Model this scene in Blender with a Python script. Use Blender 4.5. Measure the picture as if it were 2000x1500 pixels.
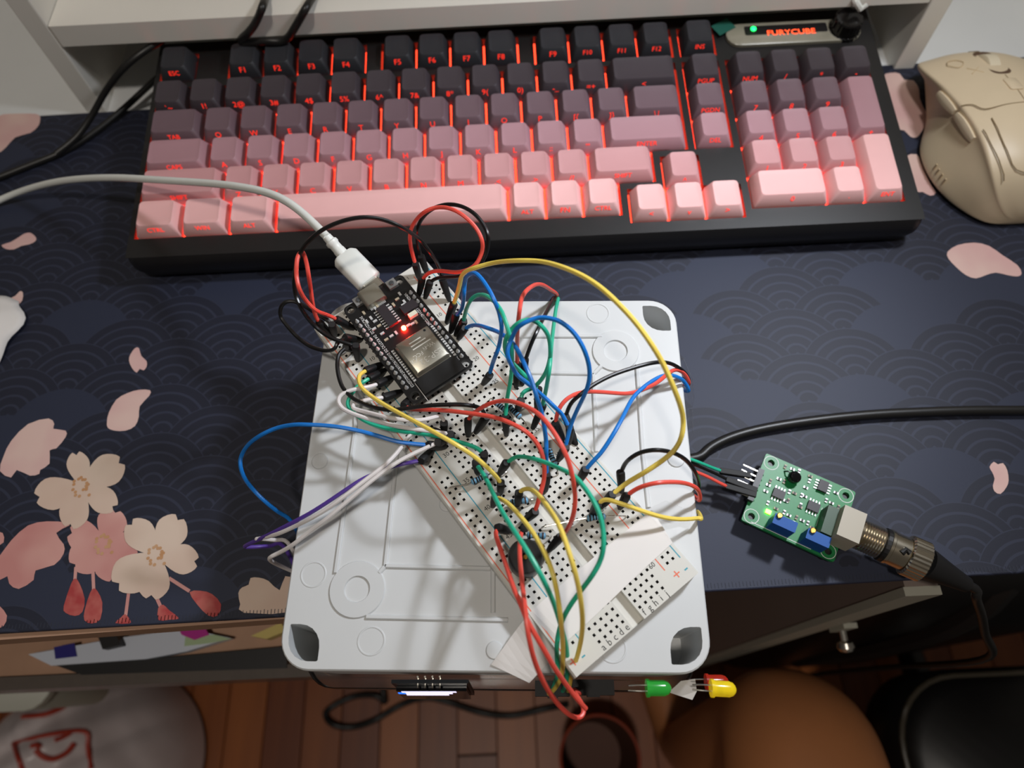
import bpy, bmesh, math, random
import numpy as np
from mathutils import Vector, Matrix

random.seed(7)
for o in list(bpy.data.objects):
    bpy.data.objects.remove(o, do_unlink=True)
S = 0.001                      # everything below is written in millimetres
scene = bpy.context.scene
COL = scene.collection

# ------------------------------------------------------------------ camera
FPX = 1369.39
CAM = np.array([190.306, -228.475, 305.699])
_r = np.array([-4.45309124e-01, 1.68669680e-02, -4.56633375e-02])
_t = np.linalg.norm(_r); _k = _r / _t
_K = np.array([[0, -_k[2], _k[1]], [_k[2], 0, -_k[0]], [-_k[1], _k[0], 0]])
ROT = (np.eye(3) + math.sin(_t) * _K + (1 - math.cos(_t)) * _K @ _K) @ np.diag([1., -1., -1.])
cd = bpy.data.cameras.new('camera')
cd.sensor_width = 36.0
cd.lens = 36.0 * FPX / 2000.0
cd.clip_start = 0.01
cd.clip_end = 20
cd.dof.use_dof = True
cd.dof.focus_distance = 0.268
cd.dof.aperture_fstop = 9.0
cam = bpy.data.objects.new('camera', cd)
COL.objects.link(cam)
M = Matrix.Identity(4)
for i in range(3):
    M[i][0] = ROT[0][i]; M[i][1] = -ROT[1][i]; M[i][2] = -ROT[2][i]; M[i][3] = CAM[i] * S
cam.matrix_world = M
scene.camera = cam

# ------------------------------------------------------------------ world, lamps, exposure
scene.view_settings.view_transform = 'Standard'
scene.view_settings.look = 'None'
scene.view_settings.gamma = 1.0
scene.view_settings.exposure = 0.0
scene.view_settings.use_curve_mapping = False
w = bpy.data.worlds.new('room_ambient'); scene.world = w
w.use_nodes = True
w.node_tree.nodes['Background'].inputs[0].default_value = (1.0, 0.90, 0.80, 1)
w.node_tree.nodes['Background'].inputs[1].default_value = 0.07


def area(name, loc, target, size, power, color, shape='DISK', size_y=None):
    l = bpy.data.lights.new(name, 'AREA')
    l.shape = shape; l.size = size * S
    if size_y:
        l.size_y = size_y * S
    l.energy = power; l.color = color
    o = bpy.data.objects.new(name, l); COL.objects.link(o)
    o.location = Vector(loc) * S
    d = Vector(target) - Vector(loc)
    o.rotation_euler = d.to_track_quat('-Z', 'Y').to_euler()
    return o


# desk lamp standing to the right, over the keyboard; a warm ceiling lamp in the room behind the viewer
area('desk_lamp_glow', (440, 20, 370), (230, -70, 40), 60, 0.7, (0.92, 0.95, 1.0))
_s = bpy.data.lights.new('desk_lamp_beam', 'SPOT'); _s.energy = 4.6; _s.color = (0.86, 0.91, 1.0)
_s.spot_size = math.radians(66); _s.spot_blend = 1.0; _s.shadow_soft_size = 0.014
_o = bpy.data.objects.new('desk_lamp_beam', _s); COL.objects.link(_o)
_o.location = (0.440, 0.020, 0.370)
_o.rotation_euler = (Vector((228, -78, 50)) - Vector((440, 20, 370))).to_track_quat('-Z', 'Y').to_euler()
area('ceiling_lamp_light', (55, -535, 1500), (200, -60, 0), 110, 6.3, (1.0, 0.92, 0.83))


# ------------------------------------------------------------------ helpers
def ray(u, v):
    return ROT.T @ np.array([(u - 1000) / FPX, (v - 750) / FPX, 1.0])


def V(u, v, z):
    """the point at height z (mm) that a pixel of the photograph shows"""
    d = ray(u, v)
    return CAM + d * (z - CAM[2]) / d[2]


def lin(c):
    c = c / 255.0
    return c / 12.92 if c <= 0.04045 else ((c + 0.055) / 1.055) ** 2.4


MATS = {}


def mat(name, rgb, rough=0.5, metal=0.0, emit=None, estr=0.0, trans=0.0, alpha=1.0, spec=0.5, noise=0.0, nscale=200.0, bump=0.0):
    if name in MATS:
        return MATS[name]
    m = bpy.data.materials.new(name); m.use_nodes = True
    nt = m.node_tree; b = nt.nodes['Principled BSDF']
    col = tuple(lin(x) for x in rgb) + (1,)
    b.inputs['Base Color'].default_value = col
    b.inputs['Roughness'].default_value = rough
    b.inputs['Metallic'].default_value = metal
    b.inputs['Specular IOR Level'].default_value = spec
    if trans:
        b.inputs['Transmission Weight'].default_value = trans
        b.inputs['IOR'].default_value = 1.45
    if alpha < 1:
        b.inputs['Alpha'].default_value = alpha
    if emit:
        b.inputs['Emission Color'].default_value = tuple(lin(x) for x in emit) + (1,)
        b.inputs['Emission Strength'].default_value = estr
    if noise or bump:
        tc = nt.nodes.new('ShaderNodeTexCoord')
        n = nt.nodes.new('ShaderNodeTexNoise')
        n.inputs['Scale'].default_value = nscale; n.inputs['Detail'].default_value = 4
        nt.links.new(tc.outputs['Object'], n.inputs['Vector'])
        if noise:
            mx = nt.nodes.new('ShaderNodeMix'); mx.data_type = 'RGBA'
            mx.inputs['A'].default_value = tuple(c * (1 - noise) for c in col[:3]) + (1,)
            mx.inputs['B'].default_value = tuple(min(1, c * (1 + noise)) for c in col[:3]) + (1,)
            nt.links.new(n.outputs['Fac'], mx.inputs['Factor'])
            nt.links.new(mx.outputs['Result'], b.inputs['Base Color'])
        if bump:
            bp = nt.nodes.new('ShaderNodeBump'); bp.inputs['Strength'].default_value = bump
            bp.inputs['Distance'].default_value = 0.0002
            nt.links.new(n.outputs['Fac'], bp.inputs['Height'])
            nt.links.new(bp.outputs['Normal'], b.inputs['Normal'])
    MATS[name] = m
    return m


def tag(o, label=None, cat=None, group=None, kind=None):
    if label: o['label'] = label
    if cat: o['category'] = cat
    if group: o['group'] = group
    if kind: o['kind'] = kind
    return o


def empty(name, loc=(0, 0, 0), rot=None, parent=None):
    o = bpy.data.objects.new(name, None); COL.objects.link(o)
    o.empty_display_size = 0.005
    o.location = Vector([float(x) for x in loc]) * S
    if rot is not None:
        o.rotation_euler = rot
    if parent:
        o.parent = parent
    return o


class MB:
    """collects faces in mm, then links them as one mesh object"""
    def __init__(self):
        self.v = []; self.f = []

    def add(self, verts, faces):
        n = len(self.v)
        self.v += [tuple(float(c) for c in p) for p in verts]
        self.f += [tuple(i + n for i in f) for f in faces]
        return self

    def box(self, c, s, ax=None):
        c = np.array(c, float); h = np.array(s, float) / 2
        ax = np.eye(3) if ax is None else np.array(ax, float)
        P = []
        for dz in (-1, 1):
            for dx, dy in ((-1, -1), (1, -1), (1, 1), (-1, 1)):
                P.append(c + ax[0] * h[0] * dx + ax[1] * h[1] * dy + ax[2] * h[2] * dz)
        return self.add(P, [(3, 2, 1, 0), (4, 5, 6, 7), (0, 1, 5, 4), (1, 2, 6, 5), (2, 3, 7, 6), (3, 0, 4, 7)])

    def loft(self, secs, cap0=True, cap1=True, closed=True):
        n = len(secs[0]); base = len(self.v)
        for s in secs:
            self.v += [tuple(float(c) for c in p) for p in s]
        m = n if closed else n - 1
        for i in range(len(secs) - 1):
            for j in range(m):
                a = base + i * n + j; b = base + i * n + (j + 1) % n
                self.f.append((a, b, b + n, a + n))
        if cap0: self.f.append(tuple(base + j for j in reversed(range(n))))
        if cap1: self.f.append(tuple(base + (len(secs) - 1) * n + j for j in range(n)))
        return self

    def tube(self, pts, r, n=8, cap=True):
        pts = [np.array(p, float) for p in pts]
        rs = r if hasattr(r, '__len__') else [r] * len(pts)
        T = []
        for i in range(len(pts)):
            a = pts[max(0, i - 1)]; b = pts[min(len(pts) - 1, i + 1)]
            d = b - a; T.append(d / (np.linalg.norm(d) + 1e-9))
        ref = np.array([0, 0, 1.]) if abs(T[0][2]) < 0.9 else np.array([1., 0, 0])
        N = np.cross(T[0], ref); N /= np.linalg.norm(N)
        secs = []
        for i, p in enumerate(pts):
            N = N - T[i] * (N @ T[i]); N /= np.linalg.norm(N) + 1e-9
            B = np.cross(T[i], N)
            secs.append([p + rs[i] * (math.cos(2 * math.pi * k / n) * N + math.sin(2 * math.pi * k / n) * B) for k in range(n)])
        return self.loft(secs, cap, cap)

    def lathe(self, p0, axis, prof, n=20):
        """prof: list of (distance along axis, radius)"""
        p0 = np.array(p0, float); a = np.array(axis, float); a /= np.linalg.norm(a)
        pts = [p0 + a * d for d, _ in prof]
        ref = np.array([0, 0, 1.]) if abs(a[2]) < 0.9 else np.array([1., 0, 0])
        N = np.cross(a, ref); N /= np.linalg.norm(N); B = np.cross(a, N)
        secs = [[p + max(r, 1e-3) * (math.cos(2 * math.pi * k / n) * N + math.sin(2 * math.pi * k / n) * B) for k in range(n)] for p, (_, r) in zip(pts, prof)]
        return self.loft(secs)

    def build(self, name, m, parent=None, origin=(0, 0, 0), smooth=False, loc=None, angle=None):
        me = bpy.data.meshes.new(name)
        o0 = np.array(origin, float)
        me.from_pydata([tuple((np.array(p) - o0) * S) for p in self.v], [], self.f)
        if isinstance(m, str): m = MATS[m]
        me.materials.append(m)
        me.validate()
        bm = bmesh.new(); bm.from_mesh(me)
        bmesh.ops.recalc_face_normals(bm, faces=bm.faces)
        bm.to_mesh(me); bm.free()
        if smooth:
            me.shade_smooth()
            try:
                me.set_sharp_from_angle(angle=angle or math.radians(40))
            except Exception:
                pass
        return link(name, me, parent, loc)


def link(name, me, parent=None, loc=None):
    o = bpy.data.objects.new(name, me); COL.objects.link(o)
    if parent: o.parent = parent
    if loc is not None: o.location = Vector([float(x) for x in loc]) * S
    return o


def rrect(w, d, r, z, cx=0, cy=0, k=4):
    """rounded rectangle section"""
    out = []
    r = min(r, w / 2 - 1e-3, d / 2 - 1e-3)
    for (sx, sy, a0) in ((1, -1, -90), (1, 1, 0), (-1, 1, 90), (-1, -1, 180)):
        for i in range(k + 1):
            a = math.radians(a0 + 90 * i / k)
            out.append((cx + sx * (w / 2 - r) + r * math.cos(a), cy + sy * (d / 2 - r) + r * math.sin(a), z))
    return out


def circ(cx, cy, r, n=20, z=0.0):
    return [(cx + r * math.cos(2 * math.pi * i / n), cy + r * math.sin(2 * math.pi * i / n), z) for i in range(n)]


def plate(outer, holes, z0, z1):
    """plate with real holes: list of (x, y) outlines -> MB"""
    mb = MB(); bm = bmesh.new(); edges = []
    for lp in [outer] + holes:
        vs = [bm.verts.new((p[0], p[1], 0)) for p in lp]
        edges += [bm.edges.new((vs[i], vs[(i + 1) % len(vs)])) for i in range(len(vs))]
    bmesh.ops.triangle_fill(bm, use_beauty=True, edges=edges)
    bm.verts.index_update()
    P = [v.co[:2] for v in bm.verts]; F = [[v.index for v in f.verts] for f in bm.faces]
    bm.free()
    mb.add([(x, y, z1) for x, y in P], F)
    mb.add([(x, y, z0) for x, y in P], [f[::-1] for f in F])
    for lp in [outer] + holes:
        n = len(lp)
        mb.add([(p[0], p[1], z0) for p in lp] + [(p[0], p[1], z1) for p in lp], [(i, (i + 1) % n, n + (i + 1) % n, n + i) for i in range(n)])
    return mb


class Frame:
    """local flat frame: x' along yaw, y' to its left, origin o"""
    def __init__(self, o, yaw):
        self.o = np.array(o, float); self.yaw = yaw
        self.ex = np.array([math.cos(yaw), math.sin(yaw), 0.]); self.ey = np.array([-self.ex[1], self.ex[0], 0.])

    def loc(self, u, v, z):
        p = V(u, v, z) - self.o
        return float(p @ self.ex), float(p @ self.ey)

    def w(self, x, y, z=0):
        return self.o + self.ex * x + self.ey * y + np.array([0, 0, z])


def spline(P, per=6, smooth=0):
    P = [np.array(p, float) for p in P]
    out = []
    for i in range(len(P) - 1):
        p0 = P[max(0, i - 1)]; p1 = P[i]; p2 = P[i + 1]; p3 = P[min(len(P) - 1, i + 2)]
        for k in range(per):
            t = k / per
            out.append(0.5 * ((2 * p1) + (-p0 + p2) * t + (2 * p0 - 5 * p1 + 4 * p2 - p3) * t * t + (-p0 + 3 * p1 - 3 * p2 + p3) * t ** 3))
    out.append(P[-1])
    for _ in range(smooth):
        q = [x.copy() for x in out]
        for i in range(1, len(out) - 1):
            q[i] = 0.5 * out[i] + 0.25 * (out[i - 1] + out[i + 1])
        out = q
    return out


# text as flat mesh, made once for each string
_TX = {}


def prepare_text(strings):
    made = []
    for s in sorted(set(strings)):
        if s in _TX: continue
        c = bpy.data.curves.new('text', 'FONT'); c.body = s; c.size = 1.0
        c.align_x = 'CENTER'; c.align_y = 'CENTER'; c.resolution_u = 2
        o = bpy.data.objects.new('text', c); COL.objects.link(o); made.append((s, o, c))
    bpy.context.view_layer.update()
    dg = bpy.context.evaluated_depsgraph_get()
    for s, o, c in made:
        me = bpy.data.meshes.new_from_object(o.evaluated_get(dg))
        _TX[s] = ([(v.co.x, v.co.y) for v in me.vertices], [tuple(p.vertices) for p in me.polygons])
        bpy.data.meshes.remove(me); bpy.data.objects.remove(o); bpy.data.curves.remove(c)


def put_text(mb, s, o, ex, ey, size, off=0.04, sx=1.0):
    if s not in _TX: prepare_text([s])
    P, F = _TX[s]
    o = np.array(o, float); ex = np.array(ex, float); ey = np.array(ey, float)
    n = np.cross(ex, ey); n /= np.linalg.norm(n)
    mb.add([o + ex * x * size * sx + ey * y * size + n * off for x, y in P], F)


# ------------------------------------------------------------------ materials
mat('white_paint', (236, 233, 225), 0.45, noise=0.04, nscale=30)
mat('desk_white', (222, 224, 224), 0.4, noise=0.04, nscale=30)
mat('wood_edge', (176, 138, 112), 0.6, noise=0.12, nscale=60)
mat('panel_brown', (126, 112, 104), 0.6, noise=0.08, nscale=20)
mat('panel_edge', (168, 166, 152), 0.6, noise=0.05, nscale=40)
mat('black_plastic', (20, 19, 20), 0.42, noise=0.15, nscale=300)
mat('case_black', (27, 26, 26), 0.42, noise=0.12, nscale=200)
mat('connector_black', (12, 11, 12), 0.62, noise=0.2, nscale=500)
mat('box_white', (206, 208, 208), 0.42, noise=0.03, nscale=60)
mat('breadboard_white', (212, 210, 202), 0.5, noise=0.03, nscale=150)
mat('hole_dark', (10, 10, 11), 0.8)
mat('paper_white', (230, 226, 222), 0.75, noise=0.03, nscale=80)
mat('metal_shield', (178, 174, 160), 0.36, 0.85, noise=0.06, nscale=400, bump=0.05)
mat('metal_bright', (214, 210, 200), 0.25, 1.0, noise=0.05, nscale=300)
mat('solder', (222, 223, 222), 0.3, 0.35, noise=0.1, nscale=900)
mat('nickel', (198, 188, 168), 0.22, 1.0, noise=0.08, nscale=300)
mat('gold', (206, 160, 80), 0.3, 1.0, noise=0.05)
mat('pcb_black', (17, 17, 18), 0.4, noise=0.15, nscale=700)
mat('chip_black', (44, 38, 42), 0.5, noise=0.1, nscale=600)
mat('silk_white', (226, 226, 224), 0.6)
mat('pcb_green', (10, 122, 62), 0.42, noise=0.14, nscale=900)
mat('pot_blue', (2, 80, 158), 0.6, noise=0.06)
mat('ink_black', (34, 33, 32), 0.7)
mat('ink_red', (232, 120, 92), 0.7)
mat('ink_blue', (66, 158, 178), 0.7)
mat('wire_red', (234, 84, 70), 0.4, noise=0.05)
mat('wire_black', (18, 17, 17), 0.33, noise=0.1)
mat('wire_yellow', (246, 218, 98), 0.4, noise=0.04)
mat('wire_blue', (20, 120, 208), 0.38, noise=0.05)
mat('wire_green', (40, 180, 144), 0.4, noise=0.05)
mat('wire_white', (226, 220, 218), 0.4, noise=0.03)
mat('wire_purple', (86, 58, 150), 0.4, noise=0.05)
mat('cable_white', (226, 228, 222), 0.42, noise=0.03)
mat('cable_black', (26, 25, 24), 0.4, noise=0.1)
mat('resistor_blue', (112, 164, 196), 0.4, noise=0.05)
mat('clear_plastic', (225, 228, 232), 0.12, trans=1.0, noise=0.02)
mat('mouse_cream', (214, 196, 166), 0.42, noise=0.03, nscale=120)
mat('mouse_dark', (94, 70, 54), 0.5)
mat('mouse_line', (150, 130, 100), 0.6)
mat('skin', (190, 124, 78), 0.55, noise=0.1, nscale=40, bump=0.1)
mat('led_red_on', (255, 80, 50), 0.3, emit=(255, 30, 14), estr=260)
mat('led_green_on', (160, 255, 60), 0.3, emit=(150, 255, 50), estr=14)
mat('led_bar_green', (40, 230, 110), 0.3, emit=(20, 240, 90), estr=5)
mat('red_glow', (255, 40, 25), 0.5, emit=(255, 64, 38), estr=4.0)
mat('legend_glow', (255, 70, 50), 0.5, emit=(255, 44, 28), estr=.95)
mat('logo_glow', (255, 120, 70), 0.5, emit=(255, 70, 30), estr=2.6)


# ------------------------------------------------------------------ node helpers for the printed mat and the floor
def mat_seigaiha():
    m = bpy.data.materials.new('mat_print'); m.use_nodes = True; MATS['mat_print'] = m
    nt = m.node_tree; b = nt.nodes['Principled BSDF']
    b.inputs['Roughness'].default_value = 0.62

    def inp(sock, x):
        if hasattr(x, 'default_value'): nt.links.new(x, sock)
        else: sock.default_value = x

    def mt(op, a, c=0.0, d=None):
        n = nt.nodes.new('ShaderNodeMath'); n.operation = op
        inp(n.inputs[0], a); inp(n.inputs[1], c)
        if d is not None: inp(n.inputs[2], d)
        return n.outputs[0]
    tc = nt.nodes.new('ShaderNodeTexCoord')
    sp = nt.nodes.new('ShaderNodeSeparateXYZ'); nt.links.new(tc.outputs['Object'], sp.inputs[0])
    x = mt('MULTIPLY', sp.outputs[0], 1000.0); y = mt('MULTIPLY', sp.outputs[1], 1000.0)
    R = 25.6; h = R / 2
    k0 = mt('FLOOR', mt('DIVIDE', y, h))
    ds = []; cxs = []; cys = []
    for dk in (-1, 0, 1):
        k = mt('ADD', k0, float(dk))
        off = mt('MULTIPLY', mt('FLOORED_MODULO', k, 2.0), R)
        dx = mt('SUBTRACT', mt('FLOORED_MODULO', mt('ADD', mt('SUBTRACT', x, off), R), 2 * R), R)
        dy = mt('SUBTRACT', y, mt('MULTIPLY', k, h))
        ds.append(mt('SQRT', mt('ADD', mt('MULTIPLY', dx, dx), mt('MULTIPLY', dy, dy))))
        cxs.append(mt('SUBTRACT', x, dx)); cys.append(mt('SUBTRACT', y, dy))

    def sel(c, a, e):   # c ? a : e
        n = nt.nodes.new('ShaderNodeMix'); n.data_type = 'FLOAT'
        inp(n.inputs[0], c); inp(n.inputs[2], e); inp(n.inputs[3], a)
        return n.outputs[0]
    s0 = mt('LESS_THAN', ds[0], R); s1 = mt('LESS_THAN', ds[1], R)
    d = sel(s0, ds[0], sel(s1, ds[1], ds[2]))
    ccx = sel(s0, cxs[0], sel(s1, cxs[1], cxs[2])); ccy = sel(s0, cys[0], sel(s1, cys[1], cys[2]))
    t = mt('DIVIDE', d, R)
    fr = mt('FRACT', mt('ADD', mt('MULTIPLY', t, 5.0), 0.1))
    line = mt('LESS_THAN', fr, 0.24)
    n = nt.nodes.new('ShaderNodeTexNoise'); n.inputs['Scale'].default_value = 16.0; n.inputs['Detail'].default_value = 1.0
    cb = nt.nodes.new('ShaderNodeCombineXYZ'); nt.links.new(mt('MULTIPLY', ccx, .001), cb.inputs[0]); nt.links.new(mt('MULTIPLY', ccy, .001), cb.inputs[1])
    nt.links.new(cb.outputs[0], n.inputs['Vector'])
    gap = mt('GREATER_THAN', n.outputs['Fac'], 0.58)

    def mixc(f, A, B):
        q = nt.nodes.new('ShaderNodeMix'); q.data_type = 'RGBA'
        inp(q.inputs['Factor'], f)
        for s, c in ((q.inputs['A'], A), (q.inputs['B'], B)):
            if isinstance(c, tuple): s.default_value = tuple(lin(v) for v in c) + (1,)
            else: nt.links.new(c, s)
        return q.outputs['Result']
    c = mixc(line, (24, 28, 45), (40, 45, 64))
    c = mixc(gap, c, (37, 43, 63))
    nt.links.new(c, b.inputs['Base Color'])
    f = nt.nodes.new('ShaderNodeTexNoise'); f.inputs['Scale'].default_value = 2500
    nt.links.new(tc.outputs['Object'], f.inputs['Vector'])
    bp = nt.nodes.new('ShaderNodeBump'); bp.inputs['Strength'].default_value = 0.12; bp.inputs['Distance'].default_value = 0.0002
    nt.links.new(f.outputs['Fac'], bp.inputs['Height']); nt.links.new(bp.outputs['Normal'], b.inputs['Normal'])
    return m


def mat_wood():
    m = bpy.data.materials.new('floor_wood'); m.use_nodes = True; MATS['floor_wood'] = m
    nt = m.node_tree; b = nt.nodes['Principled BSDF']; b.inputs['Roughness'].default_value = 0.42
    tc = nt.nodes.new('ShaderNodeTexCoord'); mp = nt.nodes.new('ShaderNodeMapping')
    mp.inputs['Scale'].default_value = (60, 4, 1)
    oi = nt.nodes.new('ShaderNodeObjectInfo')
    nt.links.new(tc.outputs['Object'], mp.inputs['Vector'])
    n = nt.nodes.new('ShaderNodeTexNoise'); n.inputs['Scale'].default_value = 1.0; n.inputs['Detail'].default_value = 5
    nt.links.new(mp.outputs[0], n.inputs['Vector'])
    mx = nt.nodes.new('ShaderNodeMix'); mx.data_type = 'RGBA'
    mx.inputs['A'].default_value = tuple(lin(v) for v in (116, 56, 22)) + (1,)
    mx.inputs['B'].default_value = tuple(lin(v) for v in (172, 98, 42)) + (1,)
    ad = nt.nodes.new('ShaderNodeMath'); ad.operation = 'MULTIPLY_ADD'
    nt.links.new(oi.outputs['Random'], ad.inputs[0]); ad.inputs[1].default_value = 0.9
    sc = nt.nodes.new('ShaderNodeMath'); sc.operation = 'SUBTRACT'; sc.inputs[1].default_value = 0.45
    nt.links.new(n.outputs['Fac'], sc.inputs[0]); nt.links.new(sc.outputs[0], ad.inputs[2])
    nt.links.new(ad.outputs[0], mx.inputs['Factor'])
    nt.links.new(mx.outputs['Result'], b.inputs['Base Color'])
    return m


mat_seigaiha(); mat_wood()

# ------------------------------------------------------------------ the setting
FZ = -733.0
fl = MB().box((150, -300, FZ - 16), (2600, 2600, 20)).build('floor', mat('floor_gap', (40, 24, 16), 0.7))
tag(fl, kind='structure', label='brown laminate floor of narrow strips under the desk', cat='floor')
pl_mesh = None
for i in range(30):
    x = -560 + i * 52
    for j in range(3):
        y0 = -760 + j * 420 + (i * 137) % 300
        if pl_mesh is None:
            o = MB().loft([rrect(51, 418, 1, FZ - 8, k=1), rrect(51, 418, 1, FZ - 1, k=1), rrect(50, 417, 1, FZ, k=1)]).build('plank', 'floor_wood', fl)
            pl_mesh = o.data
        else:
            o = link('plank', pl_mesh, fl)
        o.location = (x * S, y0 * S, 0)
wb = MB().box((150, 560, 300), (2600, 20, 2100)).build('wall_back', 'white_paint')
tag(wb, kind='structure', label='plain off-white wall behind the desk', cat='wall')

# desk: white top, wood front lip, two panel legs
desk = tag(empty('desk', (150, 150, FZ)), 'white-topped wooden desk under the printed mat', 'desk')
do = (150, 150, FZ)
dk = [(-440, -193.0), (740, -161.0), (740, 549), (-440, 549)]
MB().loft([[(x, y, z) for x, y in dk] for z in (-17, -3)]).build('desktop', 'desk_white', desk, do)
MB().loft([[(-440, -200.5, z), (740, -168.5, z), (740, -161.0, z), (-440, -193.0, z)] for z in (-17, -3)]).build('front_edge', 'wood_edge', desk, do)
for x in (368, -430):
    p = MB().box((x, 180, (FZ - 23) / 2), (15, 724, -FZ - 23)).build('side_panel', 'panel_brown', desk, do)
    MB().box((x, -184, (FZ - 23) / 2), (16.5, 4, -FZ - 23)).build('edge_band', 'panel_edge', p, do)
# low shelf under the left half of the desk
MB().box((-170, -70, -126), (520, 250, 14)).build('lower_shelf', 'wood_edge', desk, do)
MB().box((-35, -199, -130), (240, 7, 30)).build('rail', mat('rail_grey', (96, 88, 82), 0.25, noise=0.1), desk, do)

# printed desk mat with stitched edge
mat_o = tag(empty('desk_mat', (200, -35, -3)), 'dark navy desk mat printed with waves and cherry blossoms', 'desk mat')
mo = (200, -35, -3)
yaw = 0.0
MY = .0125


def mrot(p):
    x, y, z = p
    return (190 + (x - 190) * math.cos(MY) - (y + 34) * math.sin(MY), -34 + (x - 190) * math.sin(MY) + (y + 34) * math.cos(MY), z)


MB().loft([[mrot(p) for p in rrect(a, b_, 6, z, 190, -34)] for a, b_, z in ((800, 300, -2.9), (801, 301, -1.5), (800, 300.4, -0.25), (799, 299.5, 0))]).build('cloth', 'mat_print', mat_o, mo)
st = MB()
for i in range(520):
    x = -200 + i * 1.5
    st.box(mrot((x, -182.3 + (i % 3) * 0.15, 0.06)), (0.3, 1.8 + .4 * (i % 2), 0.12))
tag(st.build('edge_stitching', mat('stitch', (44, 48, 62), 0.7), mat_o, mo), kind='stuff')


def print_mat(name, c0, c1, sc):
    m = bpy.data.materials.new(name); m.use_nodes = True; MATS[name] = m
    nt = m.node_tree; b = nt.nodes['Principled BSDF']; b.inputs['Roughness'].default_value = 0.65
    tc = nt.nodes.new('ShaderNodeTexCoord'); n = nt.nodes.new('ShaderNodeTexNoise')
    n.inputs['Scale'].default_value = sc; n.inputs['Detail'].default_value = 2
    nt.links.new(tc.outputs['Object'], n.inputs['Vector'])
    r = nt.nodes.new('ShaderNodeValToRGB'); nt.links.new(n.outputs['Fac'], r.inputs[0])
    r.color_ramp.elements[0].position = 0.35; r.color_ramp.elements[1].position = 0.65
    r.color_ramp.elements[0].color = tuple(lin(v) for v in c0) + (1,)
    r.color_ramp.elements[1].color = tuple(lin(v) for v in c1) + (1,)
    nt.links.new(r.outputs[0], b.inputs['Base Color'])


print_mat('print_cream', (206, 178, 160), (218, 196, 178), 30)
print_mat('print_pink', (196, 134, 128), (214, 164, 154), 40)
print_mat('print_petal', (214, 172, 168), (222, 190, 180), 40)
print_mat('print_red', (164, 56, 56), (184, 96, 88), 150)
print_mat('print_gold', (190, 140, 96), (200, 158, 120), 100)


def flat(name, pts, m, z=0.1, k=3, part=mat_o):
    """flat printed shape: closed outline in pixels on the mat"""
    P = [V(u, v, 0)[:2] for u, v in pts]
    n = len(P); out = []
    for i in range(n):
        p0, p1, p2, p3 = P[i - 1], P[i], P[(i + 1) % n], P[(i + 2) % n]
        for q in range(k):
            t = q / k
            out.append(0.5 * (2 * p1 + (p2 - p0) * t + (2 * p0 - 5 * p1 + 4 * p2 - p3) * t * t + (-p0 + 3 * p1 - 3 * p2 + p3) * t ** 3))
    return MB().add([(p[0], p[1], z) for p in out], [tuple(range(len(out)))]).build(name, m, part, mo)


def cr(ox, oy, sc, pts):
    return [(ox + x / sc, oy + y / sc) for x, y in pts]


for pts in (
    cr(1350, 440, 3.077, [(1540, 160), (1600, 120), (1700, 105), (1790, 125), (1870, 180), (1960, 240), (1985, 290), (1960, 308), (1900, 300), (1830, 285), (1770, 300), (1710, 320), (1650, 300), (1590, 250), (1545, 200)]),
    cr(1340, 780, 3.03, [(1795, 400), (1820, 370), (1845, 385), (1875, 378), (1900, 420), (1908, 480), (1895, 520), (1860, 560), (1825, 545), (1815, 510), (1825, 470), (1810, 430)]),
    cr(0, 380, 3.333, [(10, 330), (70, 310), (120, 280), (160, 255), (200, 250), (235, 280), (230, 305), (190, 325), (140, 335), (90, 358), (40, 355)]),
    cr(0, 380, 3.333, [(50, 690), (100, 660), (130, 630), (150, 640), (145, 690), (110, 725), (75, 735)]),
    cr(0, 380, 3.333, [(840, 1080), (850, 1040), (880, 1000), (905, 1000), (920, 1050), (955, 1085), (955, 1120), (935, 1145), (910, 1135), (890, 1160), (860, 1130)]),
    cr(0, 700, 2.727, [(570, 340), (580, 290), (620, 220), (680, 185), (740, 168), (800, 170), (795, 200), (745, 255), (740, 310), (720, 360), (670, 385), (610, 385), (575, 370)]),
    cr(0, 0, 3.333, [(-60, 800), (0, 752), (60, 742), (200, 740), (255, 750), (262, 780), (250, 820), (200, 865), (100, 895), (40, 960), (-20, 1000), (-80, 960)]),
    cr(1700, 0, 3.333, [(80, 510), (130, 475), (190, 480), (220, 520), (280, 525), (315, 580), (320, 640), (345, 700), (380, 780), (330, 860), (300, 895), (260, 890), (220, 850), (170, 830), (130, 700)]),
    cr(1700, 0, 3.333, [(230, 1020), (300, 1005), (330, 1060), (390, 1200), (425, 1255), (390, 1275), (340, 1250), (290, 1240), (250, 1110)]),
):
    flat('petal_print', pts, 'print_petal', k=2)
for pts, m, z in (
    ([(0, 600), (20, 520), (60, 440), (150, 350), (260, 320), (290, 350), (285, 375), (350, 385), (350, 420), (300, 480), (265, 490), (265, 560), (215, 595), (210, 615), (160, 625), (90, 595), (60, 635)], 'print_petal', 0.1),
    ([(-60, 1100), (0, 1050), (60, 970), (150, 890), (250, 868), (360, 875), (370, 890), (300, 930), (340, 990), (340, 1040), (290, 1100), (190, 1130), (180, 1180), (100, 1228), (50, 1200), (40, 1160), (0, 1180), (-60, 1160)], 'print_pink', 0.1),
    ([(-30, 930), (15, 930), (20, 980), (-30, 1000)], 'print_pink', 0.1),
    ([(-30, 1300), (0, 1320), (38, 1370), (20, 1425), (-30, 1430)], 'print_pink', 0.1),
    ([(1270, 1250), (1290, 1220), (1325, 1205), (1335, 1170), (1380, 1168), (1430, 1185), (1490, 1235), (1520, 1160), (1600, 1200), (1590, 1345), (1300, 1355), (1280, 1310)], 'print_cream', 0.1),
):
    flat('blossom_print', cr(0, 700, 2.727, pts), m, z, 2)


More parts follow.
